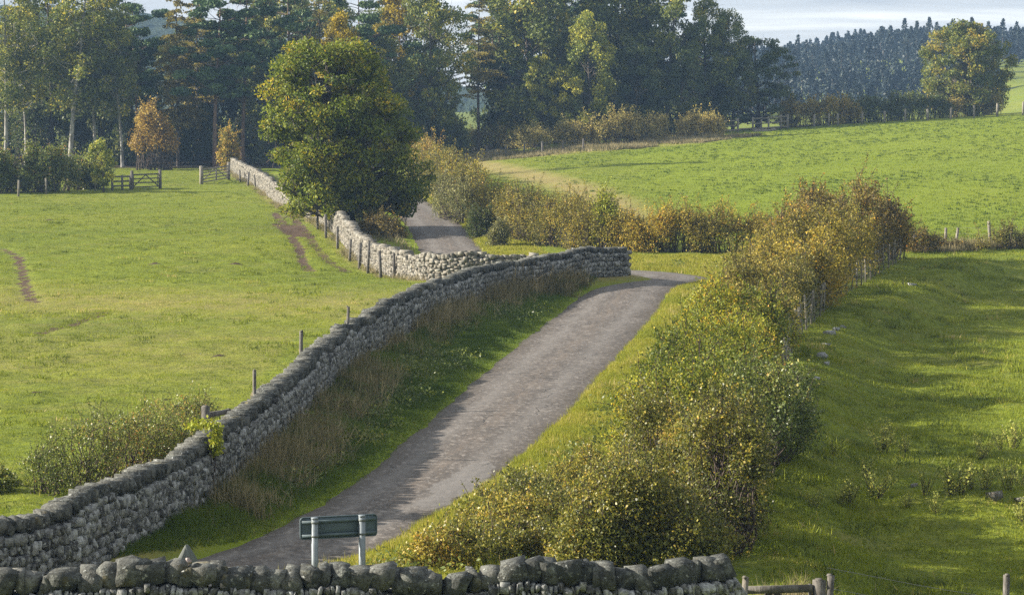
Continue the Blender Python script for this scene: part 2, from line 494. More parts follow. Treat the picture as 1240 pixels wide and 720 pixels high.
def stone_material(name, dark, mid, light, lichen=.5, warm=.3, pale=(.30, .31, .28)):
    m, n = newmat(name)
    p = n.pos()
    t = n.attr('tint')
    c = n.ramp(t, [(0, dark), (.55, mid), (1, light)])
    f = n.noise(p, 9, 5, .7)
    c = n.mix(n.ramp(f, [(.3, .7), (.55, 0.0)]), c, tuple(x * .45 for x in dark))
    li = n.noise(p, 15, 4, .62, .1)
    lf = n.ramp(li, [(.66 - .12 * lichen, 0.0), (.71 - .10 * lichen, .85)])
    lf = n.math('MULTIPLY', lf, n.ramp(n.noise(p, 2.3, 3, .6), [(.35, .25), (.6, 1.0)]))
    c = n.mix(lf, c, (.50, .52, .51))
    bl_ = n.noise(p, 6.5, 5, .7, .3)
    c = n.mix(n.ramp(bl_, [(.52, 0.0), (.60, .55)]), c, pale)
    c = n.mix(n.ramp(n.noise(p, 22, 4, .7), [(.34, .7), (.5, 0.0)]), c, tuple(x * .35 for x in dark))
    mo = n.noise(p, 3.1, 4, .6)
    c = n.mix(n.ramp(mo, [(.60, 0.0), (.72, warm)]), c, (.16, .13, .045))
    n.out(c, rough=.92, spec=.15, normal=n.bump(n.math('ADD', f, li), .7, .04))
    return m


M['ground'] = ground_material()
M['road'] = road_material()
M['stone'] = stone_material('dry_stone', (.070, .070, .070), (.205, .207, .205), (.44, .45, .455), .95, .2)
M['stone_pale'] = stone_material('pale_dry_stone', (.13, .12, .10), (.225, .205, .17), (.33, .305, .26), .45, .35)
M['cope'] = stone_material('cope_stone', (.048, .051, .048), (.088, .090, .082), (.150, .150, .136), .4, .5, (.175, .185, .17))
def soil_material():
    m, n = newmat('bare_soil')
    f = n.noise(n.pos(), 16, 5, .7)
    n.out(n.ramp(f, [(.3, (.040, .030, .020)), (.7, (.105, .080, .055))]), rough=.95, spec=.1, normal=n.bump(f, .9, .04))
    return m


M['soil'] = soil_material()
M['core'] = stone_material('wall_core', (.035, .032, .03), (.05, .046, .042), (.07, .065, .06), -.6, .1)


def painted(name, col, rough=.5, metal=0.0, var=.25):
    m, n = newmat(name)
    f = n.noise(n.pos(obj=True), 7, 5, .65)
    c = n.mix(n.ramp(f, [(.35, var), (.65, 0.0)]), col, tuple(x * .55 for x in col))
    n.out(c, rough=rough, metal=metal, spec=.4)
    return m


M['sign_back'] = painted('sign_back_grey', (.095, .135, .155), .6, 0.0, .5)
M['post_grey'] = painted('galvanised_post', (.23, .265, .29), .5, .3, .5)
M['sign_white'] = painted('sign_face_white', (.75, .75, .73), .4)
M['galv_dull'] = painted('dull_grey_metal', (.13, .145, .135), .6, .3)
M['clamp'] = painted('clamp_metal', (.33, .27, .25), .5, .2)
M['wire'] = painted('fence_wire', (.22, .22, .22), .5, .6)

# ------------------------------------------------------------------ ground sheet
def axis(parts):
    out = []
    for a, b, s in parts:
        out.append(np.arange(a, b, s))
    return np.concatenate(out)


gx = axis([(-700, -120, 20), (-120, -50, 4), (-50, -30, .9), (-30, -16, .42), (-16, 22, .33), (22, 60, .9), (60, 150, 4), (150, 701, 20)])
gy = axis([(-120, -20, 10), (-20, 30, 2), (30, 125, .4), (125, 275, .9), (275, 480, 5), (480, 1001, 20)])
GX, GY = np.meshgrid(gx, gy)
GZ = ground_h(GX, GY)
nx, ny = len(gx), len(gy)
idx = np.arange(nx * ny).reshape(ny, nx)
F = np.stack([idx[:-1, :-1], idx[:-1, 1:], idx[1:, 1:], idx[1:, :-1]], -1).reshape(-1, 4)
fx, fy = GX.ravel(), GY.ravel()

# masks: real soil, dry grass, lush grass and leaf litter
def trackmask(pix, w):
    line = np.array([G(*p) for p in pix])
    d, _, _ = pdist(fx, fy, line)
    return np.clip(1.25 - d / w, 0, 1)


DROAD, AROAD, SROAD = pdist(fx, fy, ROAD)
D1, A1, S1 = pdist(fx, fy, WALL1)
D2, _, S2 = pdist(fx, fy, WALL2)
mud = np.zeros(len(fx))
for pix, w in (([(333, 258), (343, 272), (352, 285)], .42), ([(343, 272), (356, 281), (368, 286)], .9), ([(352, 258), (362, 272), (378, 292)], .42),
               ([(352, 287), (362, 300), (366, 316), (376, 330)], .38), ([(374, 288), (392, 312), (420, 330)], .34),
               ([(0, 302), (20, 310), (27, 328), (31, 352), (40, 367)], .36), ([(38, 406), (80, 396), (130, 379)], .3)):
    mud = np.maximum(mud, trackmask(pix, w) * (1.0 if w > .55 else .9))
leftfield = (fx < np.interp(fy, WALL1[:, 1], WALL1[:, 0]))
dry = 0.55 * np.exp(-((fy - 92) / 7) ** 2) * leftfield * (fx < -4)
dry = np.maximum(dry, .35 * np.exp(-((fy - 75) / 9) ** 2) * leftfield * (fx < -7))
dry = np.maximum(dry, .9 * (1 - sstep(.3, 1.5, D1)) * (S1 < 0) * (fy > 37))
dry = np.maximum(dry, .7 * (1 - sstep(.4, 1.1, D1)) * (S1 > 0))
dry = np.maximum(dry, .75 * (1 - sstep(.3, 1.3, D2)))
ep = EDGE = np.array([G(*p) for p in [(560, 190), (640, 188), (700, 183), (780, 176), (850, 168)]])
dry = np.maximum(dry, .95 * (1 - sstep(1.5, 9, pdist(fx, fy, ep)[0])))
ep = STRIP = np.array([G(*p) for p in [(560, 196), (620, 209), (690, 226), (735, 244), (768, 275)]])
dry = np.maximum(dry, 1.0 * np.clip(1.3 - pdist(fx, fy, ep)[0] / 2.2, 0, 1))
lush = .8 * sstep(6, 14, fx) * sstep(124, 140, fy) * (1 - sstep(262, 270, fy))
lush = np.maximum(lush, .9 * (DROAD < 4.2) * (1 - dry) * (SROAD > 0))
lush = np.maximum(lush, .35 * (DROAD < 4.2) * (1 - dry) * (SROAD < 0))
lush = np.maximum(lush, .6 * np.exp(-((fy - 150) / 22) ** 2) * (S2 < 0) * (D2 < 12) * (fx < 0))
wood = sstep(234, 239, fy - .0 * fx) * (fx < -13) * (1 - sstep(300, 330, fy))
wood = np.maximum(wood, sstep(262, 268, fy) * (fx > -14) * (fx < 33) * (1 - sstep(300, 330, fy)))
GZ = GZ - .10 * np.clip(mud, 0, 1).reshape(GZ.shape)
me = mesh('ground', np.stack([fx, fy, GZ.ravel()], 1), F, smooth=True)
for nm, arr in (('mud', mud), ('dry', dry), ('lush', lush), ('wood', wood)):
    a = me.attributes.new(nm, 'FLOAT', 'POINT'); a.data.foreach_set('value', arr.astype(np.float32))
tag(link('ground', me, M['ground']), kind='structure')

# road
def strip(name, line, half, across=13, lift=0.0, edge_wob=.09):
    T = np.gradient(line, axis=0); T /= np.linalg.norm(T, axis=1, keepdims=True)
    N = np.stack([-T[:, 1], T[:, 0]], 1)
    s = np.concatenate([[0], np.cumsum(np.linalg.norm(np.diff(line, axis=0), axis=1))])
    us = np.linspace(-1, 1, across)
    w = HW(line[:, 1]) + edge_wob * (np.sin(s * 1.1) + .6 * np.sin(s * 2.7 + 1) + .4 * np.sin(s * 5.1))
    P2 = line[:, None] + N[:, None] * (us[None, :, None] * w[:, None, None])
    Z = road_h(P2[..., 0], P2[..., 1]) + lift + 0.05 * (1 - us ** 2)[None]
    V = np.concatenate([P2, Z[..., None]], -1).reshape(-1, 3)
    k = len(line); ii = np.arange(k * across).reshape(k, across)
    Fq = np.stack([ii[:-1, 1:], ii[:-1, :-1], ii[1:, :-1], ii[1:, 1:]], -1).reshape(-1, 4)
    uv = np.stack([np.tile(us, k), np.repeat(s, across)], 1)
    return V, Fq, uv


V, Fq, uv = strip('road', dense(ROAD[::2], .35), 0)
me = mesh('road', V, Fq, smooth=True, uv=uv)
pa = np.zeros(len(V))
for px, py, rx, ry in ((572, 576, .40, 1.9), (552, 592, .55, 1.3), (525, 609, .35, .9)):
    cx, cy = G(px, py)
    pa = np.maximum(pa, 1.0 - .5 * (((V[:, 0] - cx) - (V[:, 1] - cy) * .14) / rx) ** 2 - .5 * ((V[:, 1] - cy) / ry) ** 2)
a = me.attributes.new('patch', 'FLOAT', 'POINT'); a.data.foreach_set('value', np.clip(pa, 0, 1).astype(np.float32))
tag(link('road', me, M['road']), kind='structure')

# ------------------------------------------------------------------ dry stone walls
def stone_template(k):
    """rounded block, k=1: 26 verts / 24 quads, k=0: 8 verts / 6 quads"""
    if k == 0:
        P = np.array([(x, y, z) for z in (-1, 1) for x, y in ((-1, -1), (1, -1), (1, 1), (-1, 1))], float)
        return P, np.array([(3, 2, 1, 0), (4, 5, 6, 7), (0, 1, 5, 4), (1, 2, 6, 5), (2, 3, 7, 6), (3, 0, 4, 7)])
    ids = {}; P = []; Fs = []
    def vid(p):
        if p not in ids: ids[p] = len(P); P.append(p)
        return ids[p]
    for ax in range(3):
        for sg in (-1, 1):
            for i in (-1, 0):
                for j in (-1, 0):
                    q = []
                    for di, dj in ((0, 0), (1, 0), (1, 1), (0, 1)):
                        c = [0, 0, 0]; c[ax] = sg; c[(ax + 1) % 3] = i + di; c[(ax + 2) % 3] = j + dj
                        q.append(vid(tuple(c)))
                    Fs.append(q if sg > 0 else q[::-1])
    P = np.array(P, float)
    nrm = P / np.linalg.norm(P, axis=1, keepdims=True)
    sup = P * .94 + nrm * .075
    return sup, np.array(Fs)


def stones(C, S, A, rng, k=1, jit=.16, lean=None, big=0):
    """C (n,3) centres, S (n,3) full sizes, A (n,) heading -> V,F,tint"""
    P, Fs = stone_template(k)
    n = len(C); m = len(P)
    V = P[None] * (S[:, None] / 2) * (1 + rng.normal(size=(n, m, 3)) * jit * .6) + rng.normal(size=(n, m, 3)) * S[:, None] * jit * .28
    if k:
        for _ in range(3 if big else 4):                                       # split faces
            nn = unit(n, rng)
            o = rng.uniform(.50, .80, n) if big == 0 else rng.uniform(.48, .85, n)
            q = V / (S[:, None] / 2)
            d = np.maximum((q * nn[:, None]).sum(-1) - o[:, None] * 1.45, 0)
            V = V - d[..., None] * nn[:, None] * (S[:, None] / 2)
    if lean is not None:
        V[..., 0] += lean[:, None] * V[..., 2]
    rr = rng.normal(0, .10, n)                                   # roll in the wall plane
    c, s = np.cos(rr)[:, None], np.sin(rr)[:, None]
    V[..., 0], V[..., 2] = V[..., 0] * c - V[..., 2] * s, V[..., 0] * s + V[..., 2] * c
    c, s = np.cos(A)[:, None], np.sin(A)[:, None]
    X = V[..., 0] * c - V[..., 1] * s; Y = V[..., 0] * s + V[..., 1] * c
    V = np.stack([X, Y, V[..., 2]], -1) + C[:, None]
    Fo = (np.arange(n)[:, None, None] * m + Fs[None]).reshape(-1, 4)
    t = np.repeat(np.clip(rng.normal(.48, .32, n), 0, 1), m)
    return V.reshape(-1, 3), Fo, t


def along(line, s):
    L_ = np.concatenate([[0], np.cumsum(np.linalg.norm(np.diff(line, axis=0), axis=1))])
    x = np.interp(s, L_, line[:, 0]); y = np.interp(s, L_, line[:, 1])
    e = .25
    x2 = np.interp(s + e, L_, line[:, 0]); y2 = np.interp(s + e, L_, line[:, 1])
    x1 = np.interp(s - e, L_, line[:, 0]); y1 = np.interp(s - e, L_, line[:, 1])
    return x, y, np.arctan2(y2 - y1, x2 - x1), L_[-1]


def build_wall(name, label, line, height, thick, sl, sh, cope, seed, mats, k_front=1, k_back=0, front=-1, ragged=.06, hfun=None):
    """front=-1: the right hand side of the line is the near face"""
    rng = np.random.default_rng(seed)
    tot = along(line, 0)[3]
    root = thing(name, label, 'wall')
    hf = hfun if hfun else (lambda s: height + ragged * np.sin(s * .9) * .6 + ragged * .5 * np.sin(s * 2.3 + 1))
    # core
    ss = np.arange(0, tot, .5)
    x, y, a, _ = along(line, ss)
    zb = ground_h(x, y) - .25
    zt = ground_h(x, y) + hf(ss) - .08
    w0, w1 = thick * .40, thick * .30
    nxv, nyv = -np.sin(a), np.cos(a)
    V = np.stack([np.stack([x + nxv * w * sg, y + nyv * w * sg, z], 1) for sg, w, z in ((-1, w0, zb), (-1, w1, zt), (1, w1, zt), (1, w0, zb))], 1).reshape(-1, 3)
    ii = np.arange(len(ss))[:-1, None] * 4
    q = np.array([[0, 1, 5, 4], [1, 2, 6, 5], [2, 3, 7, 6]])
    Fq = (ii[:, :, None] + q[None]).reshape(-1, 4)
    e = (len(ss) - 1) * 4
    Fq = np.vstack([Fq, [[3, 2, 1, 0], [e, e + 1, e + 2, e + 3]]])
    VV, FF, TT = [V], [Fq], [np.full(len(V), 0.0)]
    no = len(V)
    for side, kk in ((front, k_front), (-front, k_back)):
        z = 0.0; rows = int(height / sh) + 1
        for r in range(rows):
            hrow = sh * rng.uniform(.8, 1.2)
            n = int(tot / (sl * .86))
            s = np.cumsum(rng.uniform(.45, 1.55, n)); s = s / s[-1] * tot
            s0 = np.concatenate([[0], s[:-1]]); mid = (s + s0) / 2; ln = s - s0
            x, y, a, _ = along(line, mid)
            hh = hf(mid)
            keep = (z + hrow * .5) < hh - .02
            off = side * (thick / 2 - .06 - .10 * thick * z / height + rng.normal(0, .013, n))
            cx, cy = x - np.sin(a) * off, y + np.cos(a) * off
            C = np.stack([cx, cy, ground_h(x, y) + z + hrow / 2 - .05 + rng.normal(0, .015, n)], 1)[keep]
            S = np.stack([ln * rng.uniform(.92, 1.08, n), thick * .42 * rng.uniform(.85, 1.2, n), hrow * rng.uniform(.9, 1.25, n)], 1)[keep]
            v, f, t = stones(C, S, a[keep], rng, kk)
            VV.append(v); FF.append(f + no); TT.append(t); no += len(v)
            z += hrow
    # ends
    for s_end in (0.02, tot - .02):
        x, y, a, _ = along(line, np.array([s_end]))
        nz_ = int(height / .16)
        C = np.array([[x[0] + rng.normal(0, .04) - math.sin(a[0]) * o, y[0] + rng.normal(0, .04) + math.cos(a[0]) * o, gz(x[0], y[0]) + (i + .5) * .16] for i in range(nz_) for o in (-.14, .14)])
        v, f, t = stones(C, np.tile([.34, .3, .2], (len(C), 1)) * rng.uniform(.85, 1.2, (len(C), 3)), np.full(len(C), a[0]), rng, 1)
        VV.append(v); FF.append(f + no); TT.append(t); no += len(v)
    link('stone_face', mesh('stone_face', np.vstack(VV), np.vstack(FF), tint=np.concatenate(TT)), mats[0], root)
    # cope
    cl, chh, cw = cope
    n = int(tot / (cl * .93))
    s = np.cumsum(rng.uniform(.65, 1.4, n)); s = s / s[-1] * tot
    s0 = np.concatenate([[0], s[:-1]]); mid = (s + s0) / 2; ln = s - s0
    x, y, a, _ = along(line, mid)
    hs = chh * rng.uniform(.90, 1.10, n)
    C = np.stack([x + rng.normal(0, .02, n), y + rng.normal(0, .02, n), ground_h(x, y) + hf(mid) + hs / 2 - .07], 1)
    S = np.stack([ln * rng.uniform(1.15, 1.4, n), cw * rng.uniform(.75, 1.1, n), hs], 1)
    v, f, t = stones(C, S, a + rng.normal(0, .12, n), rng, 1, .10, lean=rng.normal(.10, .22, n), big=1)
    link('cope_stones', mesh('cope_stones', v, f, tint=t), mats[1], root)
    return root


build_wall('roadside_wall', 'long grey lichened dry stone wall curving beside the road, in shade on its road side', WALL1, .98, .55, .125, .15, (.12, .22, .46), 3,
           (M['stone'], M['cope']), 1, 0, -1)
tot2 = along(WALL2, 0)[3]
build_wall('field_wall', 'sunlit pale dry stone wall dropping past the big round tree towards the bend', WALL2, 1.0, .55, .26, .11, (.20, .22, .45), 5,
           (M['stone_pale'], M['stone_pale']), 0, 0, 1, hfun=lambda s: 1.0 + .05 * np.sin(s * .8) - .35 * (1 - sstep(0, 2.5, s)) + .08 * np.sin(s * 2.9))
FG = dense([(-13.5, 32.2), (-6.5, 32.5), (-1, 33.0), (1.6, 33.3), (3.05, 33.9)], .4)
build_wall('dry_stone_wall', 'foreground dry stone wall with chunky mossy cope stones, in front of the two road signs', FG, 1.09, .6, .10, .13, (.25, .30, .48), 9,
           (M['stone'], M['cope']), 1, 0, -1, ragged=.05)

# ------------------------------------------------------------------ grass
def blades(P, h, w, nb, rng, lean=.5, tint=None, spread=.06):
    n = len(P)
    h = np.broadcast_to(h, (n,))
    Pb = np.repeat(P, nb, 0) + np.concatenate([rng.normal(0, 1, (n * nb, 2)) * np.repeat(np.broadcast_to(spread, (n,)), nb)[:, None], np.zeros((n * nb, 1))], 1)
    hb = np.repeat(h, nb) * rng.uniform(.55, 1.2, n * nb)
    wb = w * rng.uniform(.7, 1.3, n * nb)
    th = rng.uniform(0, 2 * PI, n * nb); ph = rng.uniform(0, 2 * PI, n * nb)
    ln = np.abs(rng.normal(0, lean, n * nb))
    tip = Pb + np.stack([np.cos(ph) * hb * ln, np.sin(ph) * hb * ln, hb * (1 - .25 * ln)], 1)
    sd = np.stack([np.cos(th), np.sin(th), np.zeros(n * nb)], 1) * wb[:, None] / 2
    V = np.stack([Pb - sd, Pb + sd, tip], 1).reshape(-1, 3)
    t = np.clip((np.repeat(tint, nb) if tint is not None else .4) + rng.normal(0, .16, n * nb), 0, 1)
    return V, np.arange(len(V)).reshape(-1, 3), np.repeat(t, 3)


def vn(x, y, f, seed):
    """cheap smooth noise 0..1"""
    r = np.random.default_rng(seed)
    z = np.zeros_like(x)
    for i in range(7):
        a = r.uniform(0, 6.28); k = f * r.uniform(.5, 2.2)
        z = z + np.sin((x * math.cos(a) + y * math.sin(a) * .9) * k + r.uniform(0, 6.28) + 1.2 * np.sin((x * math.sin(a) - y * math.cos(a)) * k * .6))
    return np.clip(.5 + z / 7, 0, 1)


def scatter(n, y0, y1, x0f, x1f, pw, rng):
    """points with density ~ Y**-pw between two boundary curves"""
    yy = np.linspace(y0, y1, 400)
    w = np.maximum(x1f(yy) - x0f(yy), 0) * yy ** -pw
    cdf = np.cumsum(w); cdf /= cdf[-1]
    y = np.interp(rng.uniform(0, 1, n), cdf, yy)
    a, b = x0f(y), x1f(y)
    x = a + rng.uniform(0, 1, n) * (b - a)
    return x, y


def on_ground(x, y, dz=-.015):
    return np.stack([x, y, ground_h(x, y) + dz], 1)


def grass_object(name, Vs, mat):
    V = np.vstack([v[0] for v in Vs]); T = np.concatenate([v[2] for v in Vs])
    o = link(name, mesh(name, V, np.arange(len(V)).reshape(-1, 3), tint=T), mat)
    tag(o, kind='stuff')
    return o


FR = lambda y: .2067 * y + 2.5         # just beyond the right edge of the view
WX = lambda y: np.where(y < 98, np.interp(y, WALL1[:, 1], WALL1[:, 0]), np.interp(y, WALL2[3:, 1], WALL2[3:, 0]))
rg = np.random.default_rng(21)

# left pasture
x, y = scatter(85000, 38, 236, lambda q: -FR(q), lambda q: WX(q) - .25, 1.0, rg)
bl = vn(x, y, .35, 5); bb = vn(x, y, 1.6, 6)
ti = .30 + .22 * (bl - .5) + .35 * (vn(x, y * 2.2, .9, 8) ** 3) + .28 * np.exp(-((y - 92) / 8) ** 2) * (x < -4)
mm = np.zeros(len(x))
for pix, w in (([(333, 258), (343, 272), (352, 285), (368, 288), (362, 272), (352, 258)], .9), ([(352, 287), (362, 300), (366, 316), (376, 330)], .35), ([(0, 302), (20, 310), (27, 328), (31, 352), (40, 367)], .5)):
    mm = np.maximum(mm, pdist(x, y, np.array([G(*p) for p in pix]))[0] < w)
k = mm < .5
hh = (.045 + .05 * bb ** 2) * (1 + .35 * sstep(60, 160, y))
g1 = blades(on_ground(x, y)[k], hh[k], .020 + .0, 5, rg, .7, ti[k], spread=.09)
x2, y2 = scatter(2600, 40, 234, lambda q: -FR(q), lambda q: WX(q) - .8, .6, rg)      # ranker tussocks
sel = vn(x2, y2, .5, 31) > .52
x2, y2 = x2[sel], y2[sel]
g2 = blades(on_ground(x2, y2), .13 * rg.uniform(.6, 1.5, len(x2)), .035, 26, rg, .9, np.clip(rg.normal(.28, .25, len(x2)), 0, 1), spread=.17)
grass_object('pasture_grass', [g1, g2], L['grass'])

# right near pasture below the bank
xb = lambda q: np.interp(q, FENCEC[:, 1], FENCEC[:, 0]) + .2
x, y = scatter(70000, 36, 123, xb, FR, 1.0, rg)
bb = vn(x, y, 1.4, 16)
ti = .42 + .3 * (vn(x, y * 2, .5, 18) - .5) + .25 * vn(x, y * 2, 1.5, 19) ** 3
g1 = blades(on_ground(x, y), (.06 + .07 * bb ** 2), .020, 5, rg, .7, ti, spread=.09)
x2, y2 = scatter(2200, 38, 121, xb, FR, .6, rg)
sel = vn(x2, y2, .6, 33) > .5
x2, y2 = x2[sel], y2[sel]
g2 = blades(on_ground(x2, y2), .18 * rg.uniform(.6, 1.6, len(x2)), .03, 30, rg, .9, np.clip(rg.normal(.35, .25, len(x2)), 0, 1), spread=.16)
grass_object('meadow_grass', [g1, g2], L['grass'])

# far right pasture: short grass, poached into dark tufts
x, y = scatter(42000, 117, 268, lambda q: np.interp(q, [117, 128, 165, 262], [8, 3, -1, -13]), lambda q: FR(q) + 2, 1.0, rg)
ti = .36 + .3 * (vn(x, y * 1.5, .2, 41) - .5) + .55 * np.clip(1.2 - pdist(x, y, STRIP)[0] / 2.0, 0, 1) + .5 * (1 - sstep(1.5, 8, pdist(x, y, EDGE)[0]))
ok = pdist(x, y, STRIP)[0] > 2.1
x, y, ti = x[ok], y[ok], ti[ok]
g1 = blades(on_ground(x, y), .10, .05, 4, rg, .7, ti, spread=.16)
x2, y2 = scatter(9000, 122, 262, lambda q: np.interp(q, [117, 128, 165, 262], [12, 6, 2, -8]), lambda q: FR(q) + 2, .3, rg)
sel = .7 * vn(x2, y2, .3, 43) + .3 * vn(x2, y2, 1.3, 44) + .22 * sstep(200, 250, y2) * (x2 > 20) - .3 * (pdist(x2, y2, STRIP)[0] < 4) > .47
x2, y2 = x2[sel], y2[sel]
g2 = blades(on_ground(x2, y2), .13 * rg.uniform(.4, 1.6, len(x2)), .06, 11, rg, .8, np.clip(rg.normal(.12, .14, len(x2)), 0, 1), spread=.10)
grass_object('hill_pasture_grass', [g1, g2], L['grass_lush'])

# verges beside the road
def verge_points(n, y0, y1, rng, lo, hi, side):
    T = np.gradient(ROAD, axis=0); T /= np.linalg.norm(T, axis=1, keepdims=True)
    N = np.stack([-T[:, 1], T[:, 0]], 1) * side
    wts = np.where((ROAD[:, 1] > y0) & (ROAD[:, 1] < y1), 1 / np.maximum(ROAD[:, 1], 40), 0)
    cdf = np.cumsum(wts); cdf /= cdf[-1]
    f = np.interp(rng.uniform(0, 1, n), cdf, np.arange(len(ROAD)))
    i = np.arange(len(ROAD))
    bx, by = np.interp(f, i, ROAD[:, 0]), np.interp(f, i, ROAD[:, 1])
    qx, qy = np.interp(f, i, N[:, 0]), np.interp(f, i, N[:, 1])
    d = HW(by) + lo + (hi - lo) * rng.uniform(0, 1, n)
    x, y = bx + qx * d, by + qy * d
    dr = pdist(x, y, ROAD)[0] - HW(y)
    ok = dr > -.07
    return x[ok], y[ok], dr[ok]


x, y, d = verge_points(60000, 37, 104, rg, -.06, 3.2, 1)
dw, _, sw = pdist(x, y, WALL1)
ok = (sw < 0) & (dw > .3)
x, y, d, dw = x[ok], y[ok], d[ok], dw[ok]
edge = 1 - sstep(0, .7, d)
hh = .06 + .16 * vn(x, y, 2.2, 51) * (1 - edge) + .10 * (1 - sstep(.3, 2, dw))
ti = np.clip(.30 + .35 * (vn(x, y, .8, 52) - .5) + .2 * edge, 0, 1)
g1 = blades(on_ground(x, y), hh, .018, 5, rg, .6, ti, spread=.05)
xr, yr, d = verge_points(70000, 37, 112, rg, -.06, 3.6, -1)
ok = xr < np.interp(yr, FENCEC[:, 1], FENCEC[:, 0]) - .3
xr, yr, d = xr[ok], yr[ok], d[ok]
g2 = blades(on_ground(xr, yr), .07 + .10 * vn(xr, yr, 2.0, 55), .018, 5, rg, .6, .55 + .35 * (vn(xr, yr, .9, 56) - .4), spread=.05)
x2, y2, d = verge_points(1500, 37, 110, rg, .35, 3.4, -1)
ok = (x2 < np.interp(y2, FENCEC[:, 1], FENCEC[:, 0]) - .3) & (vn(x2, y2, 1.1, 57) > .45)
x2, y2 = x2[ok], y2[ok]
g2b = blades(on_ground(x2, y2), .26 * rg.uniform(.5, 1.5, len(x2)), .016, 30, rg, .75, np.clip(rg.normal(.6, .28, len(x2)), 0, 1), spread=.12)
xf, yf, d = verge_points(16000, 112, 235, rg, -.05, 2.6, -1)
g3 = blades(on_ground(xf, yf), .16, .05, 5, rg, .6, np.full(len(xf), .6), spread=.1)
xf, yf, d = verge_points(16000, 104, 235, rg, -.05, 2.0, 1)
ok = (pdist(xf, yf, WALL2)[2] > 0) & (pdist(xf, yf, WALL2)[0] > .4) & (pdist(xf, yf, WALL1)[0] > .4)
xf, yf = xf[ok], yf[ok]
g4 = blades(on_ground(xf, yf), .2, .05, 5, rg, .6, np.full(len(xf), .7), spread=.1)
# bright rough grass on the outside of the bend
xo = rg.uniform(4, 13, 9000); yo = rg.uniform(104, 117, 9000)
ok = pdist(xo, yo, ROAD)[0] - HW(yo) > -.05
ok &= pdist(xo, yo, WALL1)[0] > 1.0
xo, yo = xo[ok], yo[ok]
g5 = blades(on_ground(xo, yo), .15, .04, 5, rg, .6, np.full(len(xo), .6), spread=.09)
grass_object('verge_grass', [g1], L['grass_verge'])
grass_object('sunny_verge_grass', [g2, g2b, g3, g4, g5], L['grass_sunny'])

# tall bleached grass at the foot of the walls and hedges
def foot_grass(line, n, lo, hi, side, h, w, rng, y0=0, y1=999, nb=7, f=1.0, seed=3, thr=.35, sp=.09):
    tot = along(line, 0)[3]
    s = rng.uniform(0, tot, n)
    x, y, a, _ = along(line, s)
    d = (lo + (hi - lo) * rng.uniform(0, 1, n) ** 1.4) * side
    x, y = x - np.sin(a) * d, y + np.cos(a) * d
    q = vn(x, y, f, seed)
    ok = (q > thr) & (y > y0) & (y < y1) & (pdist(x, y, ROAD)[0] - HW(y) > .35)
    x, y, q = x[ok], y[ok], q[ok]
    return blades(on_ground(x, y), h * (.40 + .8 * q) * rng.uniform(.45, 1.25, len(x)), w, nb, rng, .62, np.clip(rng.normal(.40, .30, len(x)), 0, 1), spread=sp)


xe = np.concatenate([rg.uniform(3.6, 5.9, 260), rg.uniform(1.5, 4.5, 160)]); ye = np.concatenate([rg.uniform(95.8, 99.5, 260), rg.uniform(92.5, 96.5, 160)])
ok = (pdist(xe, ye, ROAD)[0] - HW(ye) > .15) & (pdist(xe, ye, WALL1)[0] > .35)
xe, ye = xe[ok], ye[ok]
end_g = blades(on_ground(xe, ye), .48 * rg.uniform(.4, 1.3, len(xe)), .025, 22, rg, .6, np.clip(rg.normal(.25, .25, len(xe)), 0, 1), spread=.16)
g = [foot_grass(WALL1, 2300, .30, 1.55, -1, .58, .016, rg, 37, 97.5, 24, 1.0, 61, .50, .14),
     end_g,
     foot_grass(WALL1, 1500, .32, 2.0, -1, .80, .012, rg, 37, 98.5, 7, 2.3, 68, .55),
     foot_grass(WALL1, 3800, .32, 1.1, -1, .95, .016, rg, 80, 99, 7, 1.3, 69, .25),
     foot_grass(WALL1, 4500, .3, .9, 1, .35, .014, rg, 38, 96, 7, 1.2, 62, .3),
     foot_grass(WALL2, 3000, .35, .8, 1, .38, .025, rg, 0, 999, 5, .8, 63, .45),
     foot_grass(WALL2, 4000, .4, 3.0, -1, .5, .03, rg, 108, 150, 6, .8, 64, .3),
     foot_grass(np.array([G(*p) for p in [(545, 192), (640, 188), (700, 183), (780, 176), (860, 167)]]), 9000, -6, 4, 1, .6, .06, rg, 0, 999, 6, .3, 65, .2),
     foot_grass(np.array([(3.2, 35.8), (4.4, 38.5)]), 160, -.5, .5, 1, .48, .018, rg, 0, 999, 12, 1, 66, 0)]
grass_object('dry_grass', g, L['grass_dry'])
# rough growth at the near edge of the hedge and on the boundary at the right
g = [foot_grass(np.array([(17.5, 118.5), (22, 121), (29, 124)]), 2600, -1.2, 1.2, 1, .5, .035, rg, 0, 999, 7, .7, 67, .25)]
grass_object('rough_grass', g, L['grass_dry'])

# ------------------------------------------------------------------ foliage builders
def branch_paths(A, B, rng, k=4, sag=.12, wig=.06):
    """curved paths from A to B (n,3)"""
    n = len(A); t = np.linspace(0, 1, k)[None, :, None]
    P = A[:, None] * (1 - t) + B[:, None] * t
    Ln = np.linalg.norm(B - A, axis=1)[:, None, None]
    bow = np.sin(t * PI)
    P = P + rng.normal(0, 1, (n, k, 3)) * wig * Ln * bow
    P[..., 2] += sag * (Ln * bow)[..., 0]
    return P


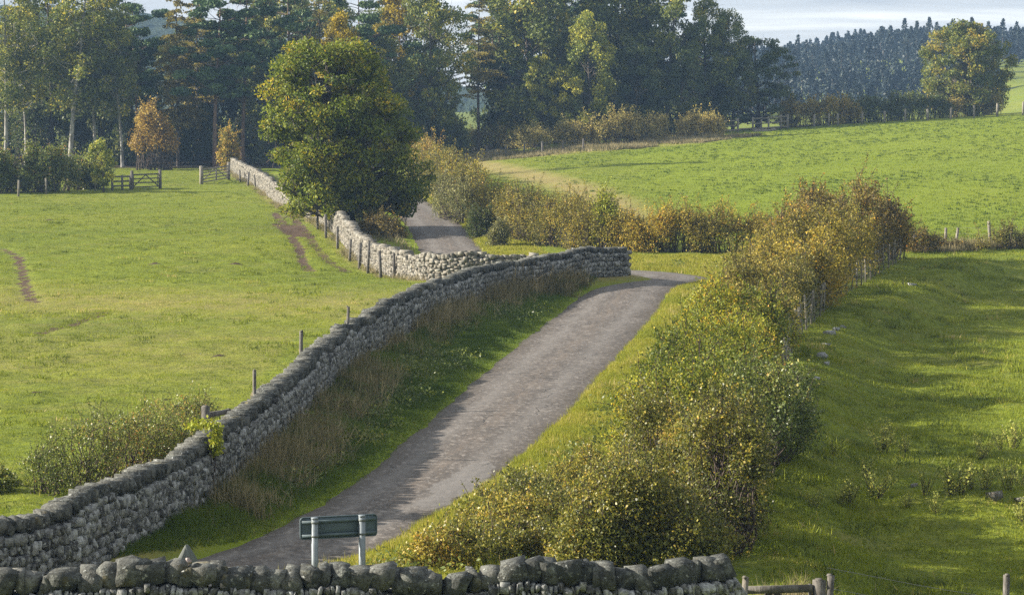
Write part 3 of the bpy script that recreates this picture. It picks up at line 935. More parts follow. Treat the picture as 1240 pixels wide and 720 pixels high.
def deciduous(h, rad, cb, nclump, nleaf, lsize, rng, tr=.22, clump_r=.75, flat=.75, prof=None, shell=.55, sway=.06, tbias=.0, lean=0.0, up_attach=.75, ragged=.28):
    """returns trunk mesh, crown mesh: a forked skeleton with leaf clumps at the branch ends"""
    w = wob(rng)
    u = rng.uniform(0, 1, nclump)
    pr = prof if prof else (lambda q: np.sqrt(np.clip(1 - ((q - .42) / .60) ** 2, 0.02, 1)))
    th = rng.uniform(0, 2 * PI, nclump)
    rr = rad * pr(u) * (1 + ragged * w(th, u * 1.0)) * np.where(rng.uniform(0, 1, nclump) < shell, rng.uniform(.75, 1.02, nclump), np.sqrt(rng.uniform(0.02, .7, nclump)))
    z = h * (cb + (1 - cb) * u) - clump_r * .6
    tx = lambda zz: sway * h * np.sin(zz / h * 4 + 1) * .4 + lean * zz
    ty = lambda zz: sway * h * np.sin(zz / h * 3 + 2) * .3
    C = np.stack([np.cos(th) * rr + tx(z), np.sin(th) * rr + ty(z), z], 1)
    att = np.clip(z - rr * up_attach * rng.uniform(.7, 1.2, nclump), h * .10, h * .93)
    A = np.stack([tx(att), ty(att), att], 1)
    zt = np.linspace(-.2, h * .94, 9)
    trunk = np.stack([tx(zt), ty(zt), zt], 1)[None]
    trr = (tr * (1 - zt / h) ** .8 + .02)[None]; trr[0, 0] *= 1.5; trr[0, 1] *= 1.1
    V1, F1 = tubes(trunk, trr, 7)
    P = branch_paths(A, C, rng, 5, -.05, .06)
    br = np.linspace(1, .25, 5)[None] * (tr * .33 * np.clip(np.linalg.norm(C - A, axis=1) / rad, .25, 1.2))[:, None]
    V2, F2 = tubes(P, br, 4)
    # twigs reaching out of each clump
    nt = nclump * 4
    ci = np.repeat(np.arange(nclump), 4)
    tipd = unit(nt, rng) * clump_r * 1.25
    V3, F3 = tubes(branch_paths(C[ci] - tipd * .1, C[ci] + tipd, rng, 3, 0, .1), np.tile([.022, .014, .006], (nt, 1)) * (tr / .2), 3)
    Vt = np.vstack([V1, V2, V3]); Ft = np.vstack([F1, F2 + len(V1), F3 + len(V1) + len(V2)])
    cr = clump_r * rng.uniform(.6, 1.3, nclump)
    wt = cr ** 2; wt /= wt.sum()
    ci = rng.choice(nclump, nleaf, p=wt)
    g = rng.normal(0, 1, (nleaf, 3)); g /= np.maximum(np.linalg.norm(g, axis=1, keepdims=True), 1e-6)
    g *= (rng.uniform(0, 1, nleaf) ** .45)[:, None]
    Pl = C[ci] + g * cr[ci][:, None] * np.array([1, 1, flat])
    V, Fq = leaf_quads(Pl, lsize, rng, .7, .7)
    ct = np.clip(rng.normal(.45 + tbias, .17, nclump), 0, 1)
    t = np.clip(ct[ci] + rng.normal(0, .21, nleaf), 0, 1)
    return mesh('trunk', Vt, Ft, smooth=True), mesh('crown', V, Fq, tint=np.repeat(t, 4))


def conifer(h, rad, cb, nbr, nleaf, lsize, rng, tr=.18, droop=.25, sparse=.9, tbias=0.0, upsweep=.0):
    """whorled branches carrying sprays of needles"""
    z = h * (cb + (1 - cb) * rng.uniform(0, 1, nbr) ** .9)
    f = (h - z) / (h * (1 - cb))
    ln = rad * (f ** .75) * rng.uniform(.55, 1.15, nbr) + .25
    th = rng.uniform(0, 2 * PI, nbr)
    A = np.stack([0 * z, 0 * z, z], 1)
    B = A + np.stack([np.cos(th) * ln, np.sin(th) * ln, ln * (upsweep - droop * rng.uniform(.3, 1.4, nbr))], 1)
    P = branch_paths(A, B, rng, 4, .10, .03)
    zt = np.linspace(-.2, h, 9)
    V1, F1 = tubes(np.stack([.04 * h * np.sin(zt * .25) * .3, 0 * zt, zt], 1)[None], (tr * (1 - zt / h * .95))[None], 7)
    V2, F2 = tubes(P, np.tile([.045, .035, .022, .01], (nbr, 1)), 4)
    wt = ln / ln.sum()
    bi = rng.choice(nbr, nleaf, p=wt)
    s = rng.uniform(.18, 1.05, nleaf)
    base = A[bi] * (1 - s)[:, None] + B[bi] * s[:, None]
    base[:, 2] += .10 * ln[bi] * np.sin(np.clip(s, 0, 1) * PI)
    sd = np.stack([-np.sin(th[bi]), np.cos(th[bi]), 0 * s], 1)
    wdt = .32 * ln[bi] * (1.15 - s) + .12
    Pl = base + sd * (rng.normal(0, .5, nleaf) * wdt)[:, None]
    Pl[:, 2] -= np.abs(rng.normal(0, .16, nleaf)) * sparse
    V, Fq = leaf_quads(Pl, lsize, rng, .38, .6, .25)
    bt = np.clip(rng.normal(.45 + tbias, .15, nbr), 0, 1)
    t = np.clip(bt[bi] + rng.normal(0, .15, nleaf), 0, 1)
    return mesh('trunk', np.vstack([V1, V2]), np.vstack([F1, F2 + len(V1)]), smooth=True), mesh('crown', V, Fq, tint=np.repeat(t, 4))


def scots_pine(h, rad, nclump, nleaf, rng):
    pr = lambda q: np.sqrt(np.clip(1 - ((q - .45) / .62) ** 2, .03, 1))
    return deciduous(h, rad, .42, nclump, nleaf, .32, rng, .2, .95, .38, pr, .5, .05, 0, 0, .35)


PROTO = {}
def proto(key, builder, leaf, bark):
    PROTO[key] = (builder, leaf, bark)


rt = np.random.default_rng(77)
TREE_KINDS = {
    'ash0': (lambda: deciduous(18, 4.0, .22, 90, 13000, 0.312, rt, .24, 1.05, .8), 'ash', 'bark'),
    'ash1': (lambda: deciduous(18, 3.4, .30, 70, 9500, 0.312, rt, .22, 1.0, .8), 'ash', 'bark'),
    'ashy': (lambda: deciduous(16, 4.0, .08, 95, 13000, 0.325, rt, .22, 1.05, .85, tbias=.08), 'ash_yellow', 'bark'),
    'full': (lambda: deciduous(16, 4.2, .04, 110, 15000, 0.325, rt, .24, 1.1, .8), 'ash', 'bark'),
    'birch0': (lambda: deciduous(18, 2.9, .34, 62, 8000, 0.260, rt, .17, .95, .85, sway=.05, lean=-.05), 'ash', 'bark_pale'),
    'birch1': (lambda: deciduous(18, 2.6, .42, 54, 7000, 0.260, rt, .15, .9, .85, sway=.06, lean=-.03, tbias=.12), 'ash_yellow', 'bark_pale'),
    'pine0': (lambda: scots_pine(18, 3.3, 48, 10500, rt), 'pine', 'bark_pine'),
    'pine1': (lambda: scots_pine(17, 3.8, 52, 11000, rt), 'pine', 'bark_pine'),
    'spruce': (lambda: conifer(19, 2.8, .16, 170, 11000, .34, rt, .2, .3), 'spruce', 'bark_pine'),
    'larch0': (lambda: conifer(18, 2.6, .22, 120, 7000, 0.338, rt, .17, .22, .9, .0), 'larch', 'bark'),
    'larch1': (lambda: conifer(18, 3.0, .30, 110, 5000, 0.312, rt, .18, .05, .7, .1, .1), 'larch', 'bark'),
    'dark0': (lambda: deciduous(13, 3.6, .06, 85, 11000, 0.338, rt, .2, 1.0, .8), 'dark', 'bark'),
    'yellow': (lambda: deciduous(16, 2.7, .36, 48, 4600, 0.286, rt, .17, .85, .8, tbias=.1), 'yellow', 'bark'),
}
BUILT = {}
for k_, (fn, lf, bk) in TREE_KINDS.items():
    a_, b_ = fn()
    a_.materials.append(M[bk]); b_.materials.append(L[lf])
    BUILT[k_] = (a_, b_)


def place_tree(kind, x, y, label, h=None, rz=None, group=None, w=1.0, name='tree', cat='tree', dz=0.0):
    tm, cm = BUILT[kind]
    h0 = {'dark0': 13, 'ashy': 16, 'full': 16, 'pine1': 17, 'spruce': 19, 'yellow': 16}.get(kind, 18)
    s = (h / h0) if h else 1.0
    t = thing(name, label, cat, (x, y, gz(x, y) + dz), rz if rz is not None else random.uniform(0, 6.28), group, (s * w, s * w, s))
    link('trunk', tm, None, t); link('crown', cm, None, t)
    return t


random.seed(4)
GW = 'trees of the wood behind the fields'
front = [  # column in the photo, depth, kind, height, width, label, name
    (10, 239, 'birch0', 18.5, 1.05, 'thin pale-trunked birch leaning at the left end of the wood', 'birch_tree'),
    (30, 241, 'birch1', 17.5, 1.0, 'birch with paired pale stems and yellowish leaves, second at the left of the wood', 'birch_tree'),
    (92, 238, 'birch0', 19.5, 1.15, 'tall birch with a long pale leaning trunk above the clipped shrubs', 'birch_tree'),
    (62, 247, 'ash1', 18.5, 1.0, 'grey-green ash standing between the pale birches at left', 'ash_tree'),
    (112, 240, 'birch1', 18.5, 1.0, 'birch with bright white lower trunk right of the tall leaning birch', 'birch_tree'),
    (128, 246, 'dark0', 14, .9, 'dark green leafy tree filling the gap behind the small sapling', 'leafy_tree'),
    (145, 239, 'birch0', 17.0, .8, 'slender grey-stemmed birch rising behind the left field gate', 'birch_tree'),
    (166, 243, 'pine0', 16.0, .75, 'thin dark pine beside the narrow sky gap in the wood', 'pine_tree'),
    (216, 242, 'larch0', 18.5, 1.15, 'olive gold larch right of the narrow sky gap', 'larch_tree'),
    (240, 250, 'larch1', 19, 1.0, 'thin-crowned larch behind the olive gold larch', 'larch_tree'),
    (265, 240, 'pine1', 18.0, 1.0, 'broad blue-green pine with tiered boughs left of the round tree', 'pine_tree'),
    (297, 243, 'pine0', 18.0, 1.05, 'dark pine between the tiered pine and the round roadside tree', 'pine_tree'),
    (350, 246, 'pine1', 18.5, .9, 'tall dark pine with open lower boughs rising behind the round tree', 'pine_tree'),
    (325, 250, 'ash1', 17.5, .8, 'thin grey ash beside the second sky gap in the wood', 'ash_tree'),
    (388, 250, 'larch1', 20, .9, 'sparse tall larch directly behind the yellow-topped tree', 'larch_tree'),
    (414, 205, 'yellow', 14.3, .75, 'yellow-leaved tree showing above the round roadside tree', 'yellow_tree'),
    (440, 244, 'pine0', 17.5, 1.0, 'dark pine behind the right shoulder of the round tree', 'pine_tree'),
    (482, 250, 'yellow', 17.8, .9, 'slim tree with a yellowing top between pine and white sky gap', 'yellow_tree'),
    (470, 245, 'full', 12.5, .8, 'green leafy tree just right of the round roadside tree', 'leafy_tree'),
    (520, 246, 'ash0', 18, .8, 'airy grey-green ash on the left of the white sky gap', 'ash_tree'),
    (580, 262, 'larch1', 18.5, 1.0, 'dark stiff-branched larch on the right of the white sky gap', 'larch_tree'),
    (604, 268, 'spruce', 17, .8, 'narrow dark spruce next to the stiff-branched larch', 'spruce_tree'),
    (640, 264, 'full', 19, 1.0, 'big green ash with a full crown at the left of the leafy clump', 'ash_tree'),
    (655, 260, 'ashy', 9.5, .75, 'low yellow-green tree at the foot of the leafy clump', 'leafy_tree'),
    (690, 266, 'ash0', 19.5, 1.1, 'tall ash in the middle of the leafy clump above the hedge', 'ash_tree'),
    (712, 259, 'ashy', 13.5, .85, 'pale yellow-green ash at the front of the leafy clump', 'ash_tree'),
    (745, 268, 'full', 19.5, 1.0, 'dense tall green tree right of the pale yellow-green ash', 'leafy_tree'),
    (785, 266, 'ash0', 18.5, 1.0, 'ash with sky showing through its upper crown', 'ash_tree'),
    (812, 264, 'ash1', 16.5, 1.05, 'thin twiggy ash near the right end of the leafy clump', 'ash_tree'),
    (770, 260, 'dark0', 10, .9, 'dark low tree at the hedge under the tall ash trees', 'leafy_tree'),
    (825, 261, 'dark0', 9.5, .9, 'dark leafy tree under the twiggy ash by the hedge', 'leafy_tree'),
    (852, 268, 'full', 14.5, .9, 'rounded green tree stepping down at the end of the clump', 'leafy_tree'),
    (884, 268, 'ash0', 13.2, .8, 'dark-leaved tree with a knobbly top at the end of the clump', 'leafy_tree'),
]
for px, Y, kind, h, w, lab, nm in front:
    x, y = at(px, Y)
    place_tree(kind, x, y, lab, h, None, GW, w, nm)
# the trees standing behind them, which nothing tells apart
back_kinds = ['ash0', 'pine0', 'dark0', 'ash1', 'spruce', 'pine1', 'full', 'larch0']
GB = 'trees deeper in the wood'
LB = {'ash_tree': 'green broadleaved tree half hidden deep inside the wood', 'pine_tree': 'dark pine half hidden deep inside the wood',
      'spruce_tree': 'dark spruce half hidden deep inside the wood', 'larch_tree': 'olive larch half hidden deep inside the wood'}
bi = 0
for px in list(range(-30, 170, 19)) + list(range(214, 332, 17)) + list(range(350, 535, 19)) + list(range(596, 880, 21)):
    kind = back_kinds[(bi * 5 + bi // 3) % 8]; bi += 1
    Y = (258 if px < 560 else 280) + random.uniform(-4, 14)
    x, y = at(px + random.uniform(-5, 5), Y)
    nm = {'ash': 'ash_tree', 'pin': 'pine_tree', 'dar': 'ash_tree', 'spr': 'spruce_tree', 'ful': 'ash_tree', 'lar': 'larch_tree'}[kind[:3]]
    hmax = 18.5 if px < 790 else 12
    h = random.uniform(.78, .98) * hmax
    if kind == 'dark0': h *= .8
    place_tree(kind, x, y, LB[nm], h, None, GB, random.uniform(.85, 1.1), nm)

# ------------------------------------------------------------------ bushes and hedges
def bush_meshes(path, hfun, wfun, nclump, nleaf, lsize, clump_r, rng, aspect=.65, tb=0.0, dome=.55, twig=3, gapz=0.0, tilt=None, sprig=.25, shoots=.5, bumps=.19, gap_thr=.29):
    """leafy bank along a path: clumps fill a rounded cross section, stems rise from the path"""
    path = np.asarray(path, float)
    tot = along(path, 0)[3]
    s = rng.uniform(0, tot, nclump)
    x, y, a, _ = along(path, s)
    hs = hfun(s) ; ws = wfun(s)
    w1, w2 = wob(rng), wob(rng)
    hs = hs * (1 + .16 * w1(s * .9, s * .0 + .3)) * (1 + bumps * np.sin(s * .85 + 1)); ws = ws * (1 + .18 * w2(s * 1.1, 0 * s))
    # cross-section: mostly near the skin
    ph = rng.uniform(0, PI, nclump)
    q = np.where(rng.uniform(0, 1, nclump) < .75, rng.uniform(.80, 1.02, nclump), np.sqrt(rng.uniform(.05, .7, nclump)))
    cx = np.sign(np.cos(ph)) * np.abs(np.cos(ph)) ** dome * q * np.maximum(ws - clump_r * .6, .1)
    cz = gapz + np.sin(ph) ** dome * q * np.maximum(hs - gapz - clump_r * .6, .1)
    cz = np.maximum(cz, gapz + clump_r * .35 * (gapz < .05))
    X, Y = x - np.sin(a) * cx, y + np.cos(a) * cx
    C = np.stack([X, Y, cz + base_h(X, Y)], 1)
    gapm = vn(C[:, 0] + 1.3 * C[:, 2], C[:, 1] - .9 * C[:, 2], .62 / clump_r, int(rng.integers(1, 999))) > gap_thr
    C, x, y, a, cx, cz, hs = C[gapm], x[gapm], y[gapm], a[gapm], cx[gapm], cz[gapm], hs[gapm]
    nclump = len(C)
    bx, by = x - np.sin(a) * cx * .35 + rng.normal(0, .1, nclump), y + np.cos(a) * cx * .35 + rng.normal(0, .1, nclump)
    A = np.stack([bx, by, base_h(bx, by) - .05], 1)
    hm = float(np.mean(hs))
    P = branch_paths(A, C, rng, 4, .0, .07)
    rr = np.tile([.024, .018, .011, .005], (nclump, 1)) * min(1.4, .5 + hm * .3)
    V1, F1 = tubes(P, rr, 4)
    nt = nclump * twig
    ci = np.repeat(np.arange(nclump), twig)
    dr = unit(nt, rng); dr[:, 2] = np.abs(dr[:, 2]) * 1.2
    tip = C[ci] + dr * (clump_r * rng.uniform(.9, 1.75, nt))[:, None]
    V2, F2 = tubes(branch_paths(C[ci], tip, rng, 3, 0, .06), np.tile([.010, .008, .004], (nt, 1)) * max(.6, lsize / .07), 3)
    ns = int(nclump * shoots)                                    # long arching shoots breaking the outline
    if ns:
        si = rng.choice(nclump, ns, p=(cz - cz.min() + .1) / (cz - cz.min() + .1).sum())
        sdv = unit(ns, rng) * .55; sdv[:, 2] = rng.uniform(.5, 1.1, ns)
        sl_ = (clump_r * rng.uniform(1.2, 2.9, ns))[:, None]
        SP = branch_paths(C[si], C[si] + sdv * sl_, rng, 4, .06, .06)
        V4, F4_ = tubes(SP, np.tile([.010, .008, .006, .003], (ns, 1)) * max(.6, lsize / .07), 3)
        F2 = np.vstack([F2, F4_ + len(V2)]); V2 = np.vstack([V2, V4])
        kk = 22
        f = rng.uniform(.15, 1.02, (ns, kk)) * 3
        i0 = np.minimum(f.astype(int), 2); fr = (f - i0)[..., None]
        ii_ = np.arange(ns)[:, None]
        PS = (SP[ii_, i0] * (1 - fr) + SP[ii_, i0 + 1] * fr + rng.normal(0, lsize * .55, (ns, kk, 3))).reshape(-1, 3)
        CS = np.repeat(si, kk)
    cr = clump_r * rng.uniform(.55, 1.25, nclump)
    wt = cr ** 2; wt /= wt.sum()
    n1 = int(nleaf * (1 - sprig))
    li = rng.choice(nclump, n1, p=wt)
    g = unit(n1, rng) * (rng.uniform(0, 1, n1) ** .42)[:, None]
    Pl = C[li] + g * cr[li][:, None]
    n2 = nleaf - n1                                              # leaves strung along the outgoing twigs
    ti_ = rng.integers(0, nt, n2); f = rng.uniform(.3, 1, n2)[:, None]
    P2 = C[ci[ti_]] * (1 - f) + tip[ti_] * f + rng.normal(0, lsize * .5, (n2, 3))
    Pall = np.vstack([Pl, P2]); cl = np.concatenate([li, ci[ti_]])
    if ns: Pall = np.vstack([Pall, PS]); cl = np.concatenate([cl, CS])
    keep = Pall[:, 2] > base_h(Pall[:, 0], Pall[:, 1]) + .01
    Pall, cl = Pall[keep], cl[keep]
    V, Fq = leaf_quads(Pall, lsize, rng, aspect, .6)
    tn = vn(C[:, 0], C[:, 1], .8, int(rng.integers(1, 99)))
    ct = np.clip(.45 + tb + .42 * (tn - .5) + rng.normal(0, .13, nclump), 0, 1)
    t = np.clip(ct[cl] + rng.normal(0, .16, len(cl)), 0, 1)
    ol = rng.uniform(0, 1, len(cl)); t = np.where(ol < .02, .93, np.where(ol > .92, .06, t))  # scattered pale leaves stand for leaf backs and glints put into the colour
    if tilt is not None: t = np.clip(t + tilt(Pall), 0, 1)
    return mesh('stems', np.vstack([V1, V2]), np.vstack([F1, F2 + len(V1)]), smooth=True), mesh('foliage', V, Fq, tint=np.repeat(t, 4))


def bush(name, label, cat, path, h, w, nclump, nleaf, lsize, clump_r, leaf, seed, group=None, **kw):
    rng = np.random.default_rng(seed)
    path = np.asarray(path, float)
    if len(path) > 2: path = dense(path, .8)
    c = path[len(path) // 2]
    tot = along(path, 0)[3]
    tp = .2 if cat == 'hedge' else .45
    if cat == 'hedge': kw.setdefault('gap_thr', .2); kw.setdefault('bumps', .06)
    hf = h if callable(h) else (lambda s: h * (1 - tp * np.abs(2 * s / tot - 1) ** 4))
    wf = w if callable(w) else (lambda s: w * (1 - .5 * np.abs(2 * s / tot - 1) ** 5))
    st, fo = bush_meshes(path, hf, wf, nclump, nleaf, lsize, clump_r, rng, **kw)
    org = (float(c[0]), float(c[1]), float(base_h(c[0], c[1])))
    for me_ in (st, fo):
        co = np.empty(len(me_.vertices) * 3, np.float32); me_.vertices.foreach_get('co', co)
        co = co.reshape(-1, 3) - np.array(org, np.float32); me_.vertices.foreach_set('co', co.ravel()); me_.update()
    t = thing(name, label, cat, org, 0, group)
    link('stems', st, M['twig'], t); link('foliage', fo, L[leaf], t)
    return t


def gp(*pix): return [G(*p) for p in pix]


# the near hedge on the right of the road, bush by bush from the front
GH = 'bushes of the near roadside hedge'
bush('bramble_bush', 'low straggling olive bramble at the tip of the verge just right of the road sign', 'bramble', [(-1.9, 41.4), (-.2, 42.2), (1.2, 43.0)], .55, .8, 165, 24000, 0.054, .24, 'bramble', 101, GH, tb=-.05)
bush('bramble_bush', 'brown-stemmed bramble thicket on the sloping verge behind the low straggling bramble', 'bramble', [(-.6, 43.6), (.9, 46.5), (2.3, 50.5)], .85, 1.25, 187, 27200, 0.054, .27, 'bramble', 102, GH, tb=.05)
bush('bramble_bush', 'wide yellow-flecked bramble bank directly behind the right part of the foreground wall', 'bramble', [(.8, 40.6), (2.2, 40.9), (3.5, 40.8)], 1.35, 1.0, 286, 54400, 0.054, .30, 'bramble', 103, GH, tb=-.03)
bush('bramble_bush', 'tall olive bramble mound between the wide bramble bank and the green hawthorn', 'bramble', [(2.3, 44.0), (3.2, 46.4), (4.0, 49.8)], 2.0, 1.3, 286, 54400, 0.055, .32, 'bramble', 104, GH)
bush('hawthorn_bush', 'olive gold twiggy hawthorn with upright sprigs above the end of the foreground wall', 'hawthorn', [(3.45, 42.0), (3.75, 43.2), (4.0, 44.6)], 2.3, .8, 165, 25600, 0.054, .30, 'bramble', 105, GH, tb=-.12, twig=4)
bush('hawthorn_bush', 'leafy yellow-green hawthorn standing in the middle of the near hedge', 'hawthorn', [(3.0, 50.6), (4.3, 56.5), (5.4, 63.0)], 2.25, 1.45, 374, 67200, 0.065, .40, 'hawthorn_green', 106, GH, tb=-.02)
bush('hawthorn_bush', 'dark shaded hawthorn spreading towards the right field below the yellow-green one', 'hawthorn', [(4.9, 49.5), (5.5, 53), (6.1, 56.5)], 2.2, .95, 209, 33600, 0.065, .38, 'bramble_green', 107, GH, tb=-.15)
bush('hawthorn_bush', 'golden and green hawthorn behind the leafy yellow-green one', 'hawthorn', [(4.9, 61), (6.0, 67), (7.4, 75)], 2.05, 1.5, 330, 54400, 0.072, .40, 'hawthorn_green', 108, GH, tb=.16)
bush('hawthorn_bush', 'dull brown-green hawthorn midway along the hedge beside the netting fence', 'hawthorn', [(6.8, 72.5), (8.2, 81), (10.0, 90)], 2.25, 1.6, 330, 52800, 0.085, .45, 'hedge_olive', 109, GH, tb=.1, gapz=.35)
bush('hawthorn_bush', 'orange-brown hawthorn with a high rounded top along the netting fence', 'hawthorn', [(9.4, 86.5), (11.6, 96), (13.9, 105)], 2.75, 2.0, 396, 60800, 0.091, .55, 'hawthorn_gold', 110, GH, tb=-.05, gapz=.45)
bush('hawthorn_bush', 'brownish gold hawthorn, the tallest and last bush at the far end of the near hedge', 'hawthorn', [(12.3, 102.5), (14.8, 110), (17.6, 114.5)], 3.4, 2.2, 396, 57600, 0.104, .6, 'hawthorn_brown', 111, GH, tb=.0, gapz=.45)

bush('scrub', 'dark tangle of dead scrub around the boundary posts right of the tall hawthorn', 'scrub', gp((1100, 309), (1130, 306), (1165, 305)), .95, .7, 90, 5000, .08, .35, 'hawthorn_brown', 112, None, tb=-.15)
bush('scrub', 'straggling pale weeds along the boundary at the right edge of the photo', 'scrub', gp((1185, 306), (1215, 304), (1250, 303)), 1.0, .6, 80, 3600, .08, .35, 'hedge_olive', 113, None, tb=.1)
# hedge on the outside of the far bend
GO = 'hedges along the far road'
bush('hedge', 'golden mixed hedge curving along the outside of the bend below the green hill', 'hedge', [(3.0, 122), (6.5, 119.8), (10, 118.7), (13.5, 118)], 2.0, 1.3, 460, 40000, .085, .5, 'hawthorn_gold', 120, GO, tb=.08)
bush('hedge', 'straw-coloured tall hedge with a yellow-green bush behind the dip in the road', 'hedge', [(-1.3, 138.5), (.6, 130), (3.8, 121.5)], 2.6, 1.4, 480, 40000, .085, .5, 'hedge_mix', 121, GO, tb=.02)
bush('shrub', 'bright yellow-green shrub growing out of the straw-coloured hedge', 'shrub', gp((728, 306), (742, 304)), 2.6, .8, 60, 5000, .09, .42, 'ivy', 122, GO)
bush('hedge', 'long mixed hedge with orange tips climbing beside the far road', 'hedge', [(-7.6, 208), (-6.6, 190), (-5.0, 172), (-3.4, 156), (-1.9, 143)], 3.2, 1.5, 520, 42000, .11, .6, 'hedge_mix', 123, GO, tb=.02)
bush('shrub', 'pale grey-leaved shrub on the road side of the long mixed hedge', 'shrub', gp((535, 262), (560, 272)), 2.4, 1.0, 110, 8000, .10, .5, 'hedge_grey', 124, GO)
bush('shrub', 'orange-leaved shrub at the far top of the long mixed hedge', 'shrub', gp((514, 228), (522, 226)), 3.4, 1.2, 80, 6000, .13, .6, 'orange', 125, GO)
bush('shrub', 'dark green shrub at the foot of the hedge where the far road dips', 'shrub', gp((577, 290), (592, 286)), 1.3, .8, 70, 5000, .09, .4, 'dark', 126, GO)
bush('shrub', 'small silvery shrub on the grass beside the far road bend', 'shrub', gp((596, 300), (612, 300)), 1.1, .6, 50, 4000, .08, .35, 'hedge_grey', 127, GO)
bush('shrub', 'brown dead bracken clump behind the pale wall under the round tree', 'bracken', gp((448, 284), (480, 290)), 1.0, 1.0, 110, 8000, .09, .35, 'hawthorn_brown', 128)

# clipped shrubs and hedges at the wood edge
GE = 'hedge pieces along the wood edge'
bush('hedge', 'dark low hedge at the wood edge nearest the round tree', 'hedge', gp((500, 187), (560, 184), (612, 182), (668, 180)), 2.3, 1.3, 260, 15000, .16, .6, 'hedge_pale', 131, GE)
bush('hedge', 'tawny hedge in the middle of the wood edge below the pale ash', 'hedge', gp((668, 183), (735, 178), (805, 171)), 2.9, 1.4, 240, 14000, .16, .62, 'hedge_pale', 132, GE, tb=.12)
bush('hedge', 'rounded pale hedge at the right end of the wood edge next to the rail fence', 'hedge', gp((822, 169), (848, 167), (872, 165)), 2.2, 1.3, 120, 8000, .16, .6, 'hedge_pale', 133, GE, tb=.15)
bush('hedge', 'golden brown hedge on the hill crest right of the rail fence', 'hedge', [at(945, 268), at(985, 268), at(1040, 269)], 2.9, 1.3, 220, 14000, .16, .55, 'hawthorn_gold', 134, GE, tb=.05)
bush('hedge', 'dark hedge on the hill crest between golden hedge and lone tree', 'hedge', [at(1016, 270), at(1090, 271), at(1150, 272)], 2.7, 1.2, 300, 18000, .16, .55, 'bramble_green', 135, GE, tb=-.1)
bush('hedge', 'short pale hedge on the hill crest beneath the lone tree', 'hedge', [at(1146, 273), at(1180, 273), at(1210, 273)], 2.3, 1.0, 90, 5000, .16, .5, 'hedge_pale', 136, GE, tb=.1)
GS = 'clipped shrubs in front of the wood'
for a_, b_, hh_, lab, sd in (((-25, 236), (28, 233), 3.4, 'square-topped shrub with a brownish crown at the far left before the wood', 141), ((40, 235), (82, 231), 4.0, 'widest and tallest of the clipped shrubs before the wood', 142),
                             ((96, 231), (116, 229), 2.9, 'small rounded shrub beside the thin sapling', 143)):
    bush('shrub', lab, 'shrub', gp(a_, b_), hh_ * .8, 1.5, 130, 11000, .17, .6, 'bramble_green', sd, GS, tb=.05)
bush('shrub', 'yellow and orange round bush at the top end of the pale wall', 'shrub', [at(270, 229), at(285, 229)], 2.9, 1.4, 80, 7000, .17, .6, 'hedge_mix', 146, tb=.22)
bush('shrub', 'orange autumn beech shrub in front of the dark wood', 'shrub', [at(166, 231.5), at(210, 231.5)], 5.0, 2.2, 110, 6500, .2, .8, 'orange', 147, gapz=1.8)
GU = 'understorey shrubs in the wood'
for i, px in enumerate((-20, 40, 100, 160, 235, 290, 330, 385, 440, 500, 545, 610)):
    x, y = at(px, (244 if px < 560 else 266) + (i % 3) * 3)
    bush('shrub', 'dark evergreen shrub in the deep shade under the wood', 'shrub', [(x - 1.6, y), (x + 1.6, y + .5)], 4.0 + (i * 7 % 5) * .6, 2.2, 70, 4500, .24, .8, 'dark', 200 + i, GU)

# bramble behind the near end of the roadside wall, ivy on it
bush('bramble_bush', 'glossy bramble thicket in the left field behind the roadside wall', 'bramble', gp((50, 606), (120, 585), (190, 560), (245, 535)), 1.3, .9, 330, 30000, .045, .30, 'bramble_green', 151, tb=.08)
bush('bramble_bush', 'small low bramble at the left edge of the field behind the wall', 'bramble', gp((-10, 600), (30, 594)), .5, .5, 60, 5000, .045, .22, 'bramble_green', 152)
ivx, ivy_, iva, _ = along(WALL1, np.array([along(WALL1[:np.argmin(np.abs(WALL1[:, 1] - 46.6)) + 1], 0)[3]]))
ri = np.random.default_rng(5)
nI = 1300
C = np.stack([ri.normal(0, .20, nI), -.30 + np.abs(ri.normal(0, .05, nI)) * -1, ri.uniform(.85, 1.36, nI)], 1)
C[:, 0] *= .5 + .9 * (C[:, 2] - .5)
top = ri.uniform(0, 1, nI) < .35
C[top, 1] = ri.uniform(-.34, .2, top.sum()); C[top, 2] = 1.36 + np.abs(ri.normal(0, .07, top.sum()))
V, Fq = leaf_quads(C, .06, ri, .8, .3)
t = thing('ivy', 'yellow-green ivy clump hanging over the roadside wall', 'ivy', (float(ivx[0]), float(ivy_[0]), gz(ivx[0], ivy_[0])), float(iva[0]))
link('foliage', mesh('foliage', V, Fq, tint=np.repeat(np.clip(ri.normal(.55, .2, nI), 0, 1), 4)), L['ivy'], t)
mb = MB()
for i in range(7):
    x0 = ri.normal(0, .15)
    mb.tube([(x0, -.29, 0), (x0 + ri.normal(0, .1), -.30, .5), (x0 + ri.normal(0, .2), -.31, 1.0), (x0 + ri.normal(0, .2), -.2, 1.36)], [.012, .01, .008, .004], 4)
link('stems', mb.mesh('stems'), M['twig'], t)

